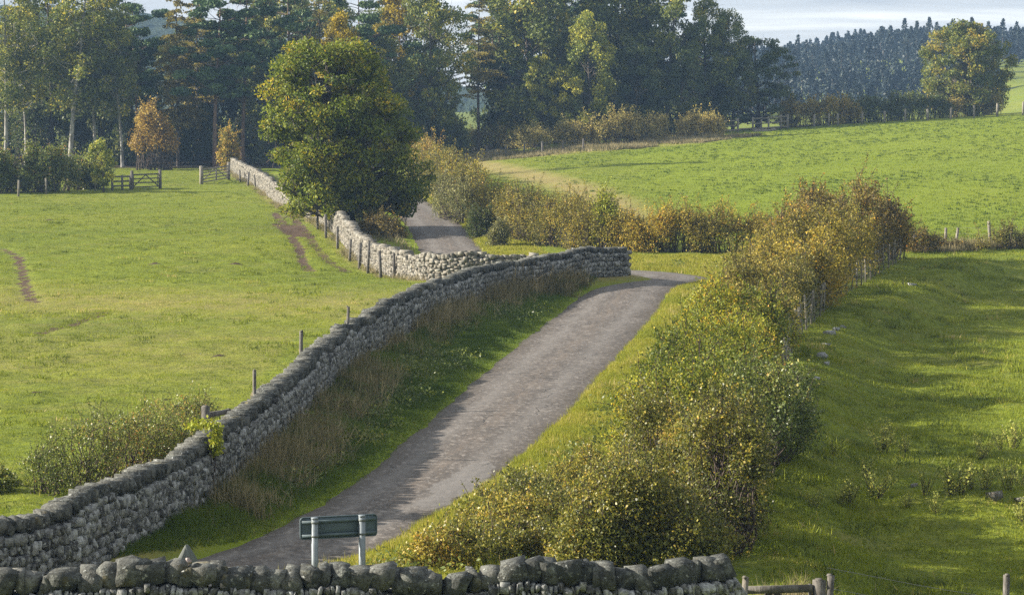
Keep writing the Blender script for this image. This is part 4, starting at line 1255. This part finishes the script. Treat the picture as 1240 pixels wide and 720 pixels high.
# broad-leaved weeds matted into both verges
rv = np.random.default_rng(91)
xa, ya, da = verge_points(420, 38, 103, rv, .5, 2.6, 1)
ok = (pdist(xa, ya, WALL1)[2] < 0) & (pdist(xa, ya, WALL1)[0] > .35)
xa, ya = xa[ok], ya[ok]
xc, yc, dc = verge_points(260, 40, 108, rv, .8, 3.2, -1)
xa, ya = np.concatenate([xa, xc]), np.concatenate([ya, yc])
ok = vn(xa, ya, .9, 92) > .45
xa, ya = xa[ok], ya[ok]
nw = len(xa); kw_ = 46
hw_ = rv.uniform(.12, .42, nw)
C = np.repeat(np.stack([xa, ya, ground_h(xa, ya)], 1), kw_, 0) + rv.normal(0, 1, (nw * kw_, 3)) * np.repeat(np.stack([.16 + hw_ * .2, .16 + hw_ * .2, 0 * hw_], 1), kw_, 0)
C[:, 2] += np.repeat(hw_, kw_) * rv.uniform(.15, 1.0, nw * kw_)
V, Fq = leaf_quads(C, .085, rv, .5, .8)
tag(link('weeds', mesh('weeds', V, Fq, tint=np.repeat(np.clip(np.repeat(rv.uniform(.1, .7, nw), kw_) + rv.normal(0, .15, nw * kw_), 0, 1), 4)), L['bramble_green']), kind='stuff')

# ------------------------------------------------------------------ single trees
rs = np.random.default_rng(400)
x, y = -9.15, 137.5
tm, cm = deciduous(10.6, 3.65, .14, 300, 72000, .175, rs, .34, .80, .70, prof=lambda q: np.sqrt(np.clip(1 - ((q - .36) / .70) ** 2, .02, 1)), shell=.72, sway=.02, up_attach=.5, lean=-.07, ragged=.26)
t = thing('sycamore_tree', 'big round dark green tree overhanging the pale wall beside the far road', 'tree', (x, y, gz(x, y)))
link('trunk', tm, M['bark'], t); link('crown', cm, L['sycamore'], t)
x, y = at(1170, 276)
tm, cm = deciduous(10.6, 4.3, .10, 170, 26000, .27, rs, .26, .9, .8, shell=.7, tbias=.05)
t = thing('lone_tree', 'lone rounded tree on the hill crest at right in front of the plantation', 'tree', (x, y, gz(x, y)))
link('trunk', tm, M['bark'], t); link('crown', cm, L['lone'], t)
x, y = at(915, 270)
tm, cm = deciduous(10.2, 5.6, .08, 110, 15000, .24, rs, .26, .85, .5, shell=.7, prof=lambda q: np.clip(1.12 - .75 * q ** 1.5, .1, 1), tbias=-.1)
t = thing('hawthorn_tree', 'wide dark spreading tree at the right end of the wood above the rail fence', 'tree', (x, y, gz(x, y)))
link('trunk', tm, M['bark'], t); link('crown', cm, L['dark'], t)
x, y = G(124, 234)
tm, cm = deciduous(3.9, .75, .22, 34, 2400, .17, rs, .05, .36, 1.0, shell=.5)
t = thing('sapling', 'thin upright yellowish sapling between the shrubs and the left field gate', 'sapling', (x, y, gz(x, y)))
link('trunk', tm, M['bark'], t); link('crown', cm, L['ash_yellow'], t)

# ------------------------------------------------------------------ fences, gates
def post_mesh(h, w, rng, lean=(0, 0), round_=False):
    mb = MB()
    if round_:
        mb.tube([(0, 0, -.3), (lean[0] * .5, lean[1] * .5, h * .5), (lean[0], lean[1], h), (lean[0], lean[1], h + .015)], [w * .52, w * .5, w * .48, w * .3], 8)
    else:
        mb.box((0, 0, h / 2 - .15), (w, w, h + .3), rng.uniform(0, .5), (lean[0] / h, lean[1] / h))
        mb.box((lean[0], lean[1], h + .008), (w * .92, w * .92, .03), rng.uniform(0, .3), top=.6)
    return mb.mesh('post')


def fence(name, label, pts, h=1.1, w=.09, wires=(.35, .7, 1.0), seed=1, netting=False, mat='wood', round_=False, lean=.05, heights=None, cat='fence'):
    rng = np.random.default_rng(seed)
    P = [(p[0], p[1], gz(p[0], p[1])) for p in pts]
    root = thing(name, label, cat, P[0])
    for i, p in enumerate(P):
        hh = (heights[i] if heights else h * rng.uniform(.93, 1.07))
        o = link('post', post_mesh(hh, w * rng.uniform(.85, 1.2), rng, (rng.normal(0, lean), rng.normal(0, lean)), round_), M[mat], root)
        o.location = (p[0] - P[0][0], p[1] - P[0][1], p[2] - P[0][2])
    mb = MB()
    for a, b in zip(P[:-1], P[1:]):
        a0 = np.array(a) - np.array(P[0]); b0 = np.array(b) - np.array(P[0])
        for z in wires:
            m = (a0 + b0) / 2 + np.array([0, 0, z - .015])
            mb.tube([a0 + [0, 0, z], m, b0 + [0, 0, z]], .004, 4, cap=False)
        if netting:
            n = max(2, int(np.linalg.norm(b0 - a0) / .3))
            for k in range(1, n):
                q = a0 + (b0 - a0) * k / n
                mb.tube([q + [0, 0, .05], q + [0, 0, wires[-1]]], .0035, 3, cap=False)
    if mb.n: link('wire', mb.mesh('wire'), M['wire'], root)
    return root


posts2 = gp((262, 219), (291, 222), (300, 226), (310, 229), (320, 233), (334, 240), (357, 251), (367, 258), (375, 266), (385, 279), (395, 290), (409, 304), (423, 317), (435, 327), (445, 333), (462, 337), (477, 338), (491, 339), (506, 340))
fence('wire_fence', 'post and wire fence running down the field side of the pale wall', posts2, 1.15, .11, seed=4, heights=[1.05] * 9 + [1.2, 1.25, 1.1, 1.05, 1.2, 1.45, 1.2, 1.1, 1.1, 1.0], mat='wood_dark')
pn = []
for px, py, Y in ((417, 374, 69.5), (362, 396, 61.5), (305, 446, 53.5)):
    pn.append(((px - 620) * Y / FPX, Y))
fence('wire_fence', 'wooden posts of a wire fence standing behind the roadside wall in the left field', pn, 1.5, .07, seed=6, heights=[1.66, 1.66, 1.66], lean=.04, mat='wood_dark')
# short post and rail behind the wall by the bramble
x, y = (246 - 620) * 50.0 / FPX, 50.0
t = thing('rail_fence', 'short wooden post with one rail beside the bramble behind the roadside wall', 'fence', (x, y, gz(x, y)))
o = link('post', post_mesh(1.32, .16, R), M['wood_dark'], t)
mb = MB(); mb.bar((0, 0, 1.14), (.30, 1.5, 1.02), .07, .1)
link('rail', mb.mesh('rail'), M['wood_dark'], t)
link('post', post_mesh(1.06, .10, R), M['wood_dark'], t).location = (.30, 1.5, 0)

fc = FENCEC[(FENCEC[:, 1] > 66)]
tot = along(fc, 0)[3]
sx = np.arange(0, tot, 1.55)
x, y, a, _ = along(fc, sx)
off = .75
fence('netting_fence', 'weathered stake and wire netting fence along the right side of the near hedge', list(zip(x + np.sin(a) * off, y - np.cos(a) * off)), 1.1, .06, (.1, .35, .6, .85, 1.05), 8, True, 'wood', True, .06)
fc = FENCEC[(FENCEC[:, 1] < 66)]
fence('wire_fence', 'boundary fence continuing right from the far end of the near hedge', gp((1103, 308), (1144, 302), (1156, 301), (1200, 303), (1222, 300), (1262, 299)), 1.15, .1, seed=9, lean=.1, heights=[.9, 1.0, .95, 1.35, 1.0, 1.1])
fence('wire_fence', 'line of pale posts along the crest of the green hill', [at(p, 262) for p in (985, 1003, 1014, 1043, 1070, 1095, 1122, 1150, 1178, 1206, 1237, 1268)], 1.35, .16, seed=12, mat='wood', lean=.03)
fence('wire_fence', 'low dark posts in bleached grass below the wood edge hedge', gp((565, 192), (590, 190), (612, 190), (634, 188), (657, 187), (681, 185), (706, 183)), 1.1, .13, seed=13, mat='wood_dark')
fence('wire_fence', 'grey stakes standing before the clipped shrubs at the far left', gp((-12, 241), (22, 239), (56, 236), (115, 232)), 1.15, .12, seed=14)
fence('wire_fence', 'wire fence at the bottom right beyond the wooden gate', [(4.62, 35.9), (7.6, 37.6), (10.5, 38.2)], 1.05, .085, seed=15, heights=[.9, 1.38, 1.3], mat='wood_dark', lean=.05)


def field_gate(name, label, A, B, h, bars, mat='wood', pw=.16, ph=None, brace=True, leaf_tilt=0.0):
    A3 = np.array([A[0], A[1], gz(*A)]); B3 = np.array([B[0], B[1], gz(*B)]) - A3
    t = thing(name, label, 'gate', tuple(A3))
    for p in (np.zeros(3), B3):
        o = link('post', post_mesh(ph or h + .25, pw, R), M[mat], t); o.location = tuple(p)
    d = B3 / np.linalg.norm(B3)
    a0, b0 = d * pw * .7, B3 - d * pw * .7
    for i in range(bars):
        z = .16 + (h - .16) * i / (bars - 1)
        mb = MB(); mb.bar(a0 + [0, 0, z], b0 + [0, 0, z], .045, .09 if i < bars - 1 else .11)
        link('rail', mb.mesh('rail'), M[mat], t)
    sd = np.array([-d[1], d[0], 0]) * .05
    for q in (0.02, .98):
        mb = MB(); c = a0 + (b0 - a0) * q; mb.bar(c + [0, 0, .1] + sd, c + [0, 0, h + .05] + sd, .045, .09)
        link('stile', mb.mesh('stile'), M[mat], t)
    if brace:
        mb = MB(); mb.bar(a0 + sd + [0, 0, .18], (a0 + b0) / 2 + sd + [0, 0, h - .03], .04, .075); mb.bar(b0 + sd + [0, 0, .18], (a0 + b0) / 2 + sd + [0, 0, h - .03], .04, .075)
        link('brace', mb.mesh('brace'), M[mat], t)
    return t


field_gate('field_gate', 'wooden field gate left of the tree shadow with a boxy stile beside it', G(160, 231), G(194, 229), 1.1, 4, 'wood_dark', .22, 1.4)
field_gate('field_gate', 'pale wooden gate closing the gap at the top of the pale wall', G(244, 224), G(277, 219), 1.15, 5, 'wood', .24, 1.45)
# boxy rails next to the left gate
A = G(136, 232); t = thing('rail_fence', 'small boxed rail stile at the left end of the left field gate', 'fence', (A[0], A[1], gz(*A)))
B = np.array(G(158, 231)) - np.array(A)
for q in (0, .55, 1.0):
    link('post', post_mesh(1.15, .16, R), M['wood_dark'], t).location = (B[0] * q, B[1] * q, 0)
for z in (.35, .7, 1.05):
    mb = MB(); mb.bar((0, 0, z), (B[0], B[1], z), .06, .13); link('rail', mb.mesh('rail'), M['wood_dark'], t)


def rail_fence(label, pts, h, rails, seed):
    rng = np.random.default_rng(seed)
    P = [np.array((p[0], p[1], gz(*p))) for p in pts]
    t = thing('rail_fence', label, 'fence', tuple(P[0]))
    for p in P:
        link('post', post_mesh(h * rng.uniform(1, 1.12), .17, rng), M['wood'], t).location = tuple(p - P[0])
    for a, b in zip(P[:-1], P[1:]):
        for i in range(rails):
            z = .25 + (h - .35) * i / (rails - 1)
            mb = MB(); mb.bar(a - P[0] + [0, -.1, z], b - P[0] + [0, -.1, z], .05, .13)
            link('rail', mb.mesh('rail'), M['wood'], t)
    return t


rail_fence('grey three-rail wooden fence beside the rounded pale hedge', [at(852, 259), at(872, 259.5), at(893, 260)], 1.35, 3, 1)
rail_fence('grey wooden pen rails stacked between the rail fence and the crest posts', [at(911, 260), at(921, 260.5), at(930, 260), at(945, 261), at(953, 261)], 1.4, 3, 2)
rs_ = np.random.default_rng(8)
def boulder(name, label, x, y, s, group, seed, mat='stone_pale', sink=.3):
    rng = np.random.default_rng(seed)
    v, f, t = stones(np.zeros((1, 3)), np.array([[s, s * rng.uniform(.6, .9), s * rng.uniform(.4, .6)]]), np.array([rng.uniform(0, 3)]), rng, 1, .13)
    o = link(name, mesh(name, v, f, tint=t), M[mat])
    o.location = (x, y, gz(x, y) + s * .06)
    return tag(o, label, 'stone', group)


GB2 = 'stones showing in the field bank'
for i, (px, py, s, lab) in enumerate(((1004, 408, .75, None), (1012, 402, .6, None), (1020, 398, .5, None), (1000, 420, .5, None), (996, 436, .7, 'largest pale stone sticking out of the bank by the near hedge'), (1001, 443, .4, None),
                                  (1092, 345, .6, None), (1104, 348, .6, None), (988, 464, .35, None))):
    x, y = G(px, py)
    boulder('stone', lab or 'weathered grey stone half buried in the grassy bank beside the near hedge', x, y, s * .5, GB2, 300 + i, 'stone')
for i, (px, py, s, lab) in enumerate(((1202, 613, .32, 'pale rounded stone among weeds on the grassy mound'), (1236, 616, .28, 'grey stone at the right end of the grassy mound'), (1106, 594, .2, 'dark stone among the weeds on the grassy mound'))):
    x, y = G(px, py)
    boulder('stone', lab, x, y, s, None, 330 + i)
for i, (px, py, s) in enumerate(((918, 163, .8), (926, 160, .9), (934, 158, .8), (915, 166, .6), (838, 171, .7), (848, 170, .8), (826, 172, .6))):
    x, y = at(px, 258)
    boulder('stone', 'pale stone in a tumbled heap near the rail fence', x, y, s, 'tumbled stones by the rail fence', 340 + i)

GMh = 'molehills in the left pasture'
for i, (px, py, sc_) in enumerate(((44, 480, .22), (203, 485, .2), (266, 434, .24), (188, 322, .3), (285, 322, .34), (60, 268, .36))):
    x, y = G(px, py)
    rng = np.random.default_rng(700 + i)
    nr_, na = 7, 14
    rr_ = np.linspace(0, 1, nr_)[:, None]; aa_ = np.arange(na)[None] * 2 * PI / na
    lump = 1 + .22 * np.sin(aa_ * 2 + rng.uniform(0, 6)) + .12 * np.sin(aa_ * 5 + rng.uniform(0, 6))
    V = np.stack([rr_ * np.cos(aa_) * lump * sc_, rr_ * np.sin(aa_) * lump * sc_ * .8, (1 - rr_ ** 1.6) * .26 * sc_ * (1 + .2 * rng.normal(size=(nr_, na))) - .03 + 0 * aa_], -1).reshape(-1, 3)
    ii = np.arange(nr_ * na).reshape(nr_, na); jj = np.roll(ii, -1, 1)
    o = link('molehill', mesh('molehill', V, np.stack([ii[:-1], ii[1:], jj[1:], jj[:-1]], -1).reshape(-1, 4), tint=rng.uniform(0, 1, len(V))), M['soil'])
    o.location = (x, y, gz(x, y))
    tag(o, 'small dark molehill of bare soil in the grass of the left field', 'molehill', GMh)

# bottom right gate, seen over its top rail
field_gate('field_gate', 'dark wooden gate at the end of the foreground wall', (3.15, 35.7), (4.5, 35.8), .70, 4, 'wood_dark', .14, .82)
x, y = 3.27, 35.2
o = link('stake', post_mesh(.95, .07, R, (.08, 0)), M['wood']); o.location = (x, y, gz(x, y))
tag(o, 'thin pale wooden stake leaning at the end of the foreground wall', 'stake')

# ------------------------------------------------------------------ weeds on the right field
rw = np.random.default_rng(61)
def weed(seed, h, n):
    rng = np.random.default_rng(seed)
    mb = MB(); C = []
    for i in range(n):
        d = rng.normal(0, .22, 2); hh = h * rng.uniform(.6, 1.1)
        mb.tube([(d[0] * .2, d[1] * .2, -.05), (d[0] * .6, d[1] * .6, hh * .55), (d[0], d[1], hh)], [.009, .007, .003], 4, cap=False)
        k = 40
        f = rng.uniform(.15, 1.05, k)
        C.append(np.stack([d[0] * f, d[1] * f, hh * f], 1) + rng.normal(0, .045, (k, 3)))
    V, Fq = leaf_quads(np.vstack(C), .075, rng, .5, .3)
    t = np.repeat(np.clip(rng.normal(.55, .25, len(V) // 4), 0, 1), 4)
    return mb.mesh('stems'), mesh('foliage', V, Fq, tint=t)


GWd = 'weeds growing in the right field'
wproto = []
for i in range(3):
    st, fo = weed(900 + i, .62, 7 + i * 2)
    st.materials.append(M['twig']); fo.materials.append(L['weed'])
    wproto.append((st, fo))
wspots = [(1018, 614, .7), (1028, 612, .8), (1058, 606, 1.05), (1080, 545, .9), (1070, 552, 1.0), (1098, 552, .7), (1120, 600, .8), (1150, 606, .8), (1162, 606, 1.0), (1178, 604, .9), (1192, 602, .8), (1186, 560, .9), (1212, 554, .7), (1226, 548, 1.0), (1230, 596, 1.0), (1222, 606, .9), (1133, 628, .6), (986, 618, .6), (1047, 584, .7), (1238, 640, .7), (1100, 620, .45), (1010, 556, .6)]
for i, (px, py, s) in enumerate(wspots):
    x, y = G(px, py)
    lab = 'straggly yellowish weed in the grass of the right field'
    t = thing('weed_plant', lab, 'weed', (x, y, gz(x, y)), rw.uniform(0, 6), GWd, s)
    a_, b_ = wproto[i % 3]
    link('stems', a_, None, t); link('foliage', b_, None, t)

# ------------------------------------------------------------------ road signs seen from behind
def rrect(w, h, r, n=6):
    P = []
    for cx, cz, a0 in ((w / 2 - r, h / 2 - r, 0), (-w / 2 + r, h / 2 - r, PI / 2), (-w / 2 + r, -h / 2 + r, PI), (w / 2 - r, -h / 2 + r, 1.5 * PI)):
        for i in range(n + 1):
            a = a0 + PI / 2 * i / n
            P.append((cx + r * math.cos(a), cz + r * math.sin(a)))
    return np.array(P)


def plate(outline, t):
    n = len(outline)
    V = np.concatenate([np.stack([outline[:, 0], np.full(n, y), outline[:, 1]], 1) for y in (-t / 2, t / 2)])
    c = outline.mean(0)
    V = np.vstack([V, [c[0], -t / 2, c[1]], [c[0], t / 2, c[1]]])
    F3 = []; F4 = []
    for i in range(n):
        j = (i + 1) % n
        F3 += [(2 * n, i, j), (2 * n + 1, n + j, n + i)]
        F4.append((i, n + i, n + j, j))
    mb = MB(); mb.add(V, F4, F3)
    return mb


Ys = 39.0
xs = (407.5 - 620) * Ys / FPX
zc = CAM[2] - (641.5 - 100) / FPX * Ys * 1.0
t = thing('road_sign', 'blue-grey back of a wide road sign on two posts behind the foreground wall', 'road sign', (xs, Ys, gz(xs, Ys)), math.radians(17))
zl = zc - gz(xs, Ys)
wP, hP = 1.26, .36
mb = plate(rrect(wP, hP, .055), .012)
o = link('panel', mb.mesh('panel'), M['sign_back'], t); o.location = (0, 0, zl)
f = link('sign_face', plate(rrect(wP - .004, hP - .004, .053), .003).mesh('sign_face'), M['sign_white'], o); f.location = (0, .0085, 0)
mb = MB()
out = rrect(wP, hP, .055); ins = rrect(wP - .03, hP - .03, .045)
n_ = len(out)
Vr = np.concatenate([np.stack([q[:, 0], np.full(n_, yy), q[:, 1]], 1) for q, yy in ((out, -.0065), (out, -.016), (ins, -.016), (ins, -.0065))])
Fr = []
for r_ in range(3):
    for i in range(n_):
        j = (i + 1) % n_
        Fr.append((r_ * n_ + i, r_ * n_ + j, (r_ + 1) * n_ + j, (r_ + 1) * n_ + i))
mb.add(Vr, Fr)
e_ = link('rim', mb.mesh('rim'), M['sign_back'], o)
for z in (.105, -.115):
    mb = MB(); mb.bar((-wP / 2 + .03, -.03, z), (wP / 2 - .03, -.03, z), .03, .045)
    rl = link('rail', mb.mesh('rail'), M['sign_back'], t); rl.location = (0, 0, zl)
for px_ in (-.41, .36):
    mb = MB(); mb.box((px_, -.095, (zl + hP / 2) / 2 - .22), (.09, .09, zl + hP / 2 + .4))
    p_ = link('post', mb.mesh('post'), M['post_grey'], t)
    mb = MB(); mb.box((px_, -.095, zl + hP / 2 - .008), (.098, .098, .02))
    link('cap', mb.mesh('cap'), M['post_grey'], p_)
    for z in (.105, -.115):
        mb = MB(); mb.box((px_, -.095, zl + z), (.105, .108, .03)); mb.box((px_ + .06, -.06, zl + z), (.03, .05, .03))
        link('clip', mb.mesh('clip'), M['galv_dull'], p_)

# triangular sign, its tip showing above the wall
Yt = 37.6
xt = (221.5 - 620) * Yt / FPX
ztop = CAM[2] - (663.5 - 100) / FPX * Yt
base = gz(xt, Yt)
t = thing('warning_sign', 'grey back of a triangular warning sign peeping over the foreground wall', 'road sign', (xt, Yt, base), .32)
side = .62; ht = side * .866
tri = []
for cx, cz, a0 in ((side / 2 - .07, .04, -PI / 2), (0, ht - .08, PI / 6), (-side / 2 + .07, .04, PI * 5 / 6)):
    for i in range(7):
        a = a0 + (2 * PI / 3) * i / 6
        tri.append((cx + .04 * math.cos(a), cz + .04 * math.sin(a)))
tri = np.array(tri)
o = link('panel', plate(tri, .01).mesh('panel'), M['galv_dull'], t); o.location = (0, 0, ztop - base - (ht - .04))
f = link('sign_face', plate(tri * .992 + [0, .002], .003).mesh('sign_face'), M['sign_white'], o); f.location = (0, .0075, 0)
ztp = ztop - base - (ht - .04)
mb = MB(); mb.tube([(0, -.045, -.4), (0, -.045, ztp + ht * .52), (0, -.045, ztp + ht * .52 + .02)], [.036, .036, .028], 12)
p_ = link('post', mb.mesh('post', True), M['clamp'], t)
mb = MB(); mb.box((0, -.02, ztp + ht * .44), (.13, .03, .05)); mb.box((0, -.06, ztp + ht * .44), (.085, .06, .045))
link('bracket', mb.mesh('bracket'), M['clamp'], t)

# ------------------------------------------------------------------ far land
def hill_material():
    m, n = newmat('far_woodland')
    p = n.pos((1, 1, 1.6))
    f = n.noise(p, .05, 6, .7)
    n.out(n.ramp(f, [(.3, (.02, .035, .02)), (.6, (.05, .065, .03)), (.8, (.075, .08, .035))]), rough=.95, spec=.05, normal=n.bump(f, 1.0, 6))
    return m


Yh = 880.0
ridge = np.array([(-320, -10), (-60, 8), (100, 14), (190, 20), (270, 34), (340, 52), (420, 74), (500, 96), (560, 108), (640, 118), (760, 132)])
hx = np.linspace(-320, 760, 120); hv = np.interp(hx, ridge[:, 0], ridge[:, 1])
sv = np.linspace(0, 1, 26)
rng = np.random.default_rng(3)
VV = []
for j, s in enumerate(sv):
    Yj = 640 + (Yh + 60 - 640) * s
    X = (hx - 620) / FPX * Yh
    top = 8.2 - (hv - 100) / FPX * Yh
    prof = math.sin(min(s, .8) / .8 * PI / 2) ** 1.2 if s < .8 else 1 - (s - .8) * .6
    Z = -2 + (top + 2) * prof + rng.normal(0, .7, len(hx)) * (s > .1)
    VV.append(np.stack([X, np.full(len(hx), Yj), Z], 1))
ii = np.arange(len(hx) * len(sv)).reshape(len(sv), len(hx))
tag(link('hill', mesh('hill', np.vstack(VV), np.stack([ii[:-1, :-1], ii[:-1, 1:], ii[1:, 1:], ii[1:, :-1]], -1).reshape(-1, 4), smooth=True), hill_material()), kind='structure')

# conifer plantation across the valley: one mass
rp = np.random.default_rng(8)
L['plantation'] = leafmat('plantation_needles', [(0, (.018, .028, .028)), (.6, (.028, .042, .040)), (1, (.040, .054, .046))], transl=.1, gain=(1, 1, 1))
def plantation():
    VL, FL, TL, VT, FT = [], [], [], [], []
    nl = nt_ = 0
    N = 0
    rows = [(470, 5.2, 3.4, 1.9, .92), (490, 6.2, 3.6, 2.0, .92), (515, 6.6, 3.8, 2.0, .92), (545, 8.0, 4.2, 2.1, .9), (575, 9.0, 4.4, 2.2, .9), (605, 10.0, 4.6, 2.3, .85),
            (640, 7.2, 3.2, 1.9, .65), (655, 7.6, 3.2, 1.9, .65), (672, 7.9, 3.4, 1.9, .6), (690, 8.1, 3.6, 2.0, .65), (710, 8.3, 3.6, 2.0, .7), (735, 8.3, 3.6, 2.1, .8), (760, 8.0, 3.6, 2.2, .9), (785, 7.6, 3.6, 2.4, .95)]
    for Y, h0, stepx, rad, cl in rows:
        xs_ = np.arange(at(850, Y)[0], at(1275, Y)[0], stepx * .62)
        for x in xs_:
            x = x + rp.normal(0, .8); y = Y + rp.normal(0, 4)
            if Y < 560 and x / y > (1208 - 620) / FPX: continue
            h = h0 * rp.uniform(.82, 1.14)
            if rp.uniform() < .05: h *= 1.16
            z0 = float(base_h(x, y))
            n = 300
            f = rp.uniform(0, 1, n) ** .8
            zz = h * (1 - cl * (1 - f)) if cl < .7 else h * (.05 + .95 * f)
            rr = rad * (1 - f) ** .8 * rp.uniform(.3, 1.1, n) + .1
            th = rp.uniform(0, 2 * PI, n)
            VL.append(np.stack([x + np.cos(th) * rr, y + np.sin(th) * rr, z0 + zz], 1)); TL.append(np.clip(rp.normal(rp.normal(.5, .2), .15, n), 0, 1))
            VT.append([(x, y, z0 - .5), (x, y, z0 + h * .5), (x, y, z0 + h)])
    C = np.vstack(VL)
    V, Fq = leaf_quads(C, .8, rp, .5, .5, .35)
    a = mesh('plantation', V, Fq, tint=np.repeat(np.concatenate(TL), 4))
    T = np.array(VT)
    V2, F2 = tubes(T, np.tile([.17, .13, .03], (len(T), 1)), 5)
    b = mesh('plantation_trunks', V2, F2)
    return a, b


a_, b_ = plantation()
o = tag(link('forest', a_, L['plantation']), kind='stuff')
link('trunks', b_, M['bark'], o)
o['label'] = 'hazy conifer plantation along the far ridge'

# ------------------------------------------------------------------ haze
m, n = newmat('haze')
pv = n.n('ShaderNodeVolumePrincipled')
pv.inputs['Color'].default_value = (.32, .52, .84, 1); pv.inputs['Density'].default_value = .00027; pv.inputs['Anisotropy'].default_value = 0.0
o_ = n.n('ShaderNodeOutputMaterial'); n.l(pv.outputs[0], o_.inputs['Volume'])
mb = MB(); mb.box((0, 450, 21.0), (1500, 1240, 66))
o = link('haze', mb.mesh('haze'), m); tag(o, kind='stuff')

# ------------------------------------------------------------------ light, sky, camera
EL, AZ = math.radians(22), math.radians(-87)     # azimuth from +Y towards +X
S = Vector((math.sin(AZ) * math.cos(EL), math.cos(AZ) * math.cos(EL), math.sin(EL)))
ld = bpy.data.lights.new('sun', 'SUN'); ld.energy = 5.0; ld.angle = math.radians(.6); ld.color = (1, .91, .77)
lo = bpy.data.objects.new('sun', ld); COL.objects.link(lo); lo.rotation_euler = (-S).to_track_quat('-Z', 'Y').to_euler()

w = bpy.data.worlds.new('World'); SC.world = w
n = NT(w)
sky = n.n('ShaderNodeTexSky', sky_type='NISHITA', sun_disc=False, sun_elevation=EL, sun_rotation=AZ, air_density=1.2, dust_density=1.6, ozone_density=1.5)
tc = n.n('ShaderNodeTexCoord').outputs['Generated']
def stretch(v):
    mm_ = n.n('ShaderNodeVectorMath', operation='MULTIPLY'); n.l(tc, mm_.inputs[0]); mm_.inputs[1].default_value = v
    return mm_.outputs[0]
cl = n.noise(stretch((3.0, 3.0, 40.0)), 1.6, 6, .6, .5)
cov = n.ramp(cl, [(.22, .35), (.46, .96)])
br = n.noise(stretch((5.0, 3.0, 70.0)), 1.3, 5, .55, .4)
cc = n.ramp(br, [(.34, (2.6, 2.8, 3.0)), (.52, (3.6, 3.75, 3.8)), (.66, (5.2, 5.25, 5.1))])
colr = n.mix(cov, sky.outputs[0], cc)
bg = n.n('ShaderNodeBackground'); bg.inputs['Strength'].default_value = .082
n.l(colr, bg.inputs['Color'])
wo = n.n('ShaderNodeOutputWorld'); n.l(bg.outputs[0], wo.inputs['Surface'])

cd = bpy.data.cameras.new('camera'); cd.sensor_width = 36; cd.lens = 36 * FPX / 1240; cd.clip_start = .5; cd.clip_end = 6000
co = bpy.data.objects.new('camera', cd); COL.objects.link(co)
co.location = tuple(CAM); co.rotation_euler = (PI / 2 - PITCH, 0, 0)
SC.camera = co

SC.view_settings.view_transform = 'Standard'; SC.view_settings.look = 'None'
SC.view_settings.exposure = 1.5; SC.view_settings.gamma = 1.0; SC.view_settings.use_curve_mapping = False
SC.render.engine = 'CYCLES'
cy = SC.cycles
cy.max_bounces = 6; cy.diffuse_bounces = 3; cy.glossy_bounces = 2; cy.transmission_bounces = 4; cy.volume_bounces = 0; cy.transparent_max_bounces = 4
cy.use_denoising = False
try:
    cy.denoiser = 'OPENIMAGEDENOISE'
except Exception:
    pass
cy.sample_clamp_indirect = 6
cy.use_adaptive_sampling = True
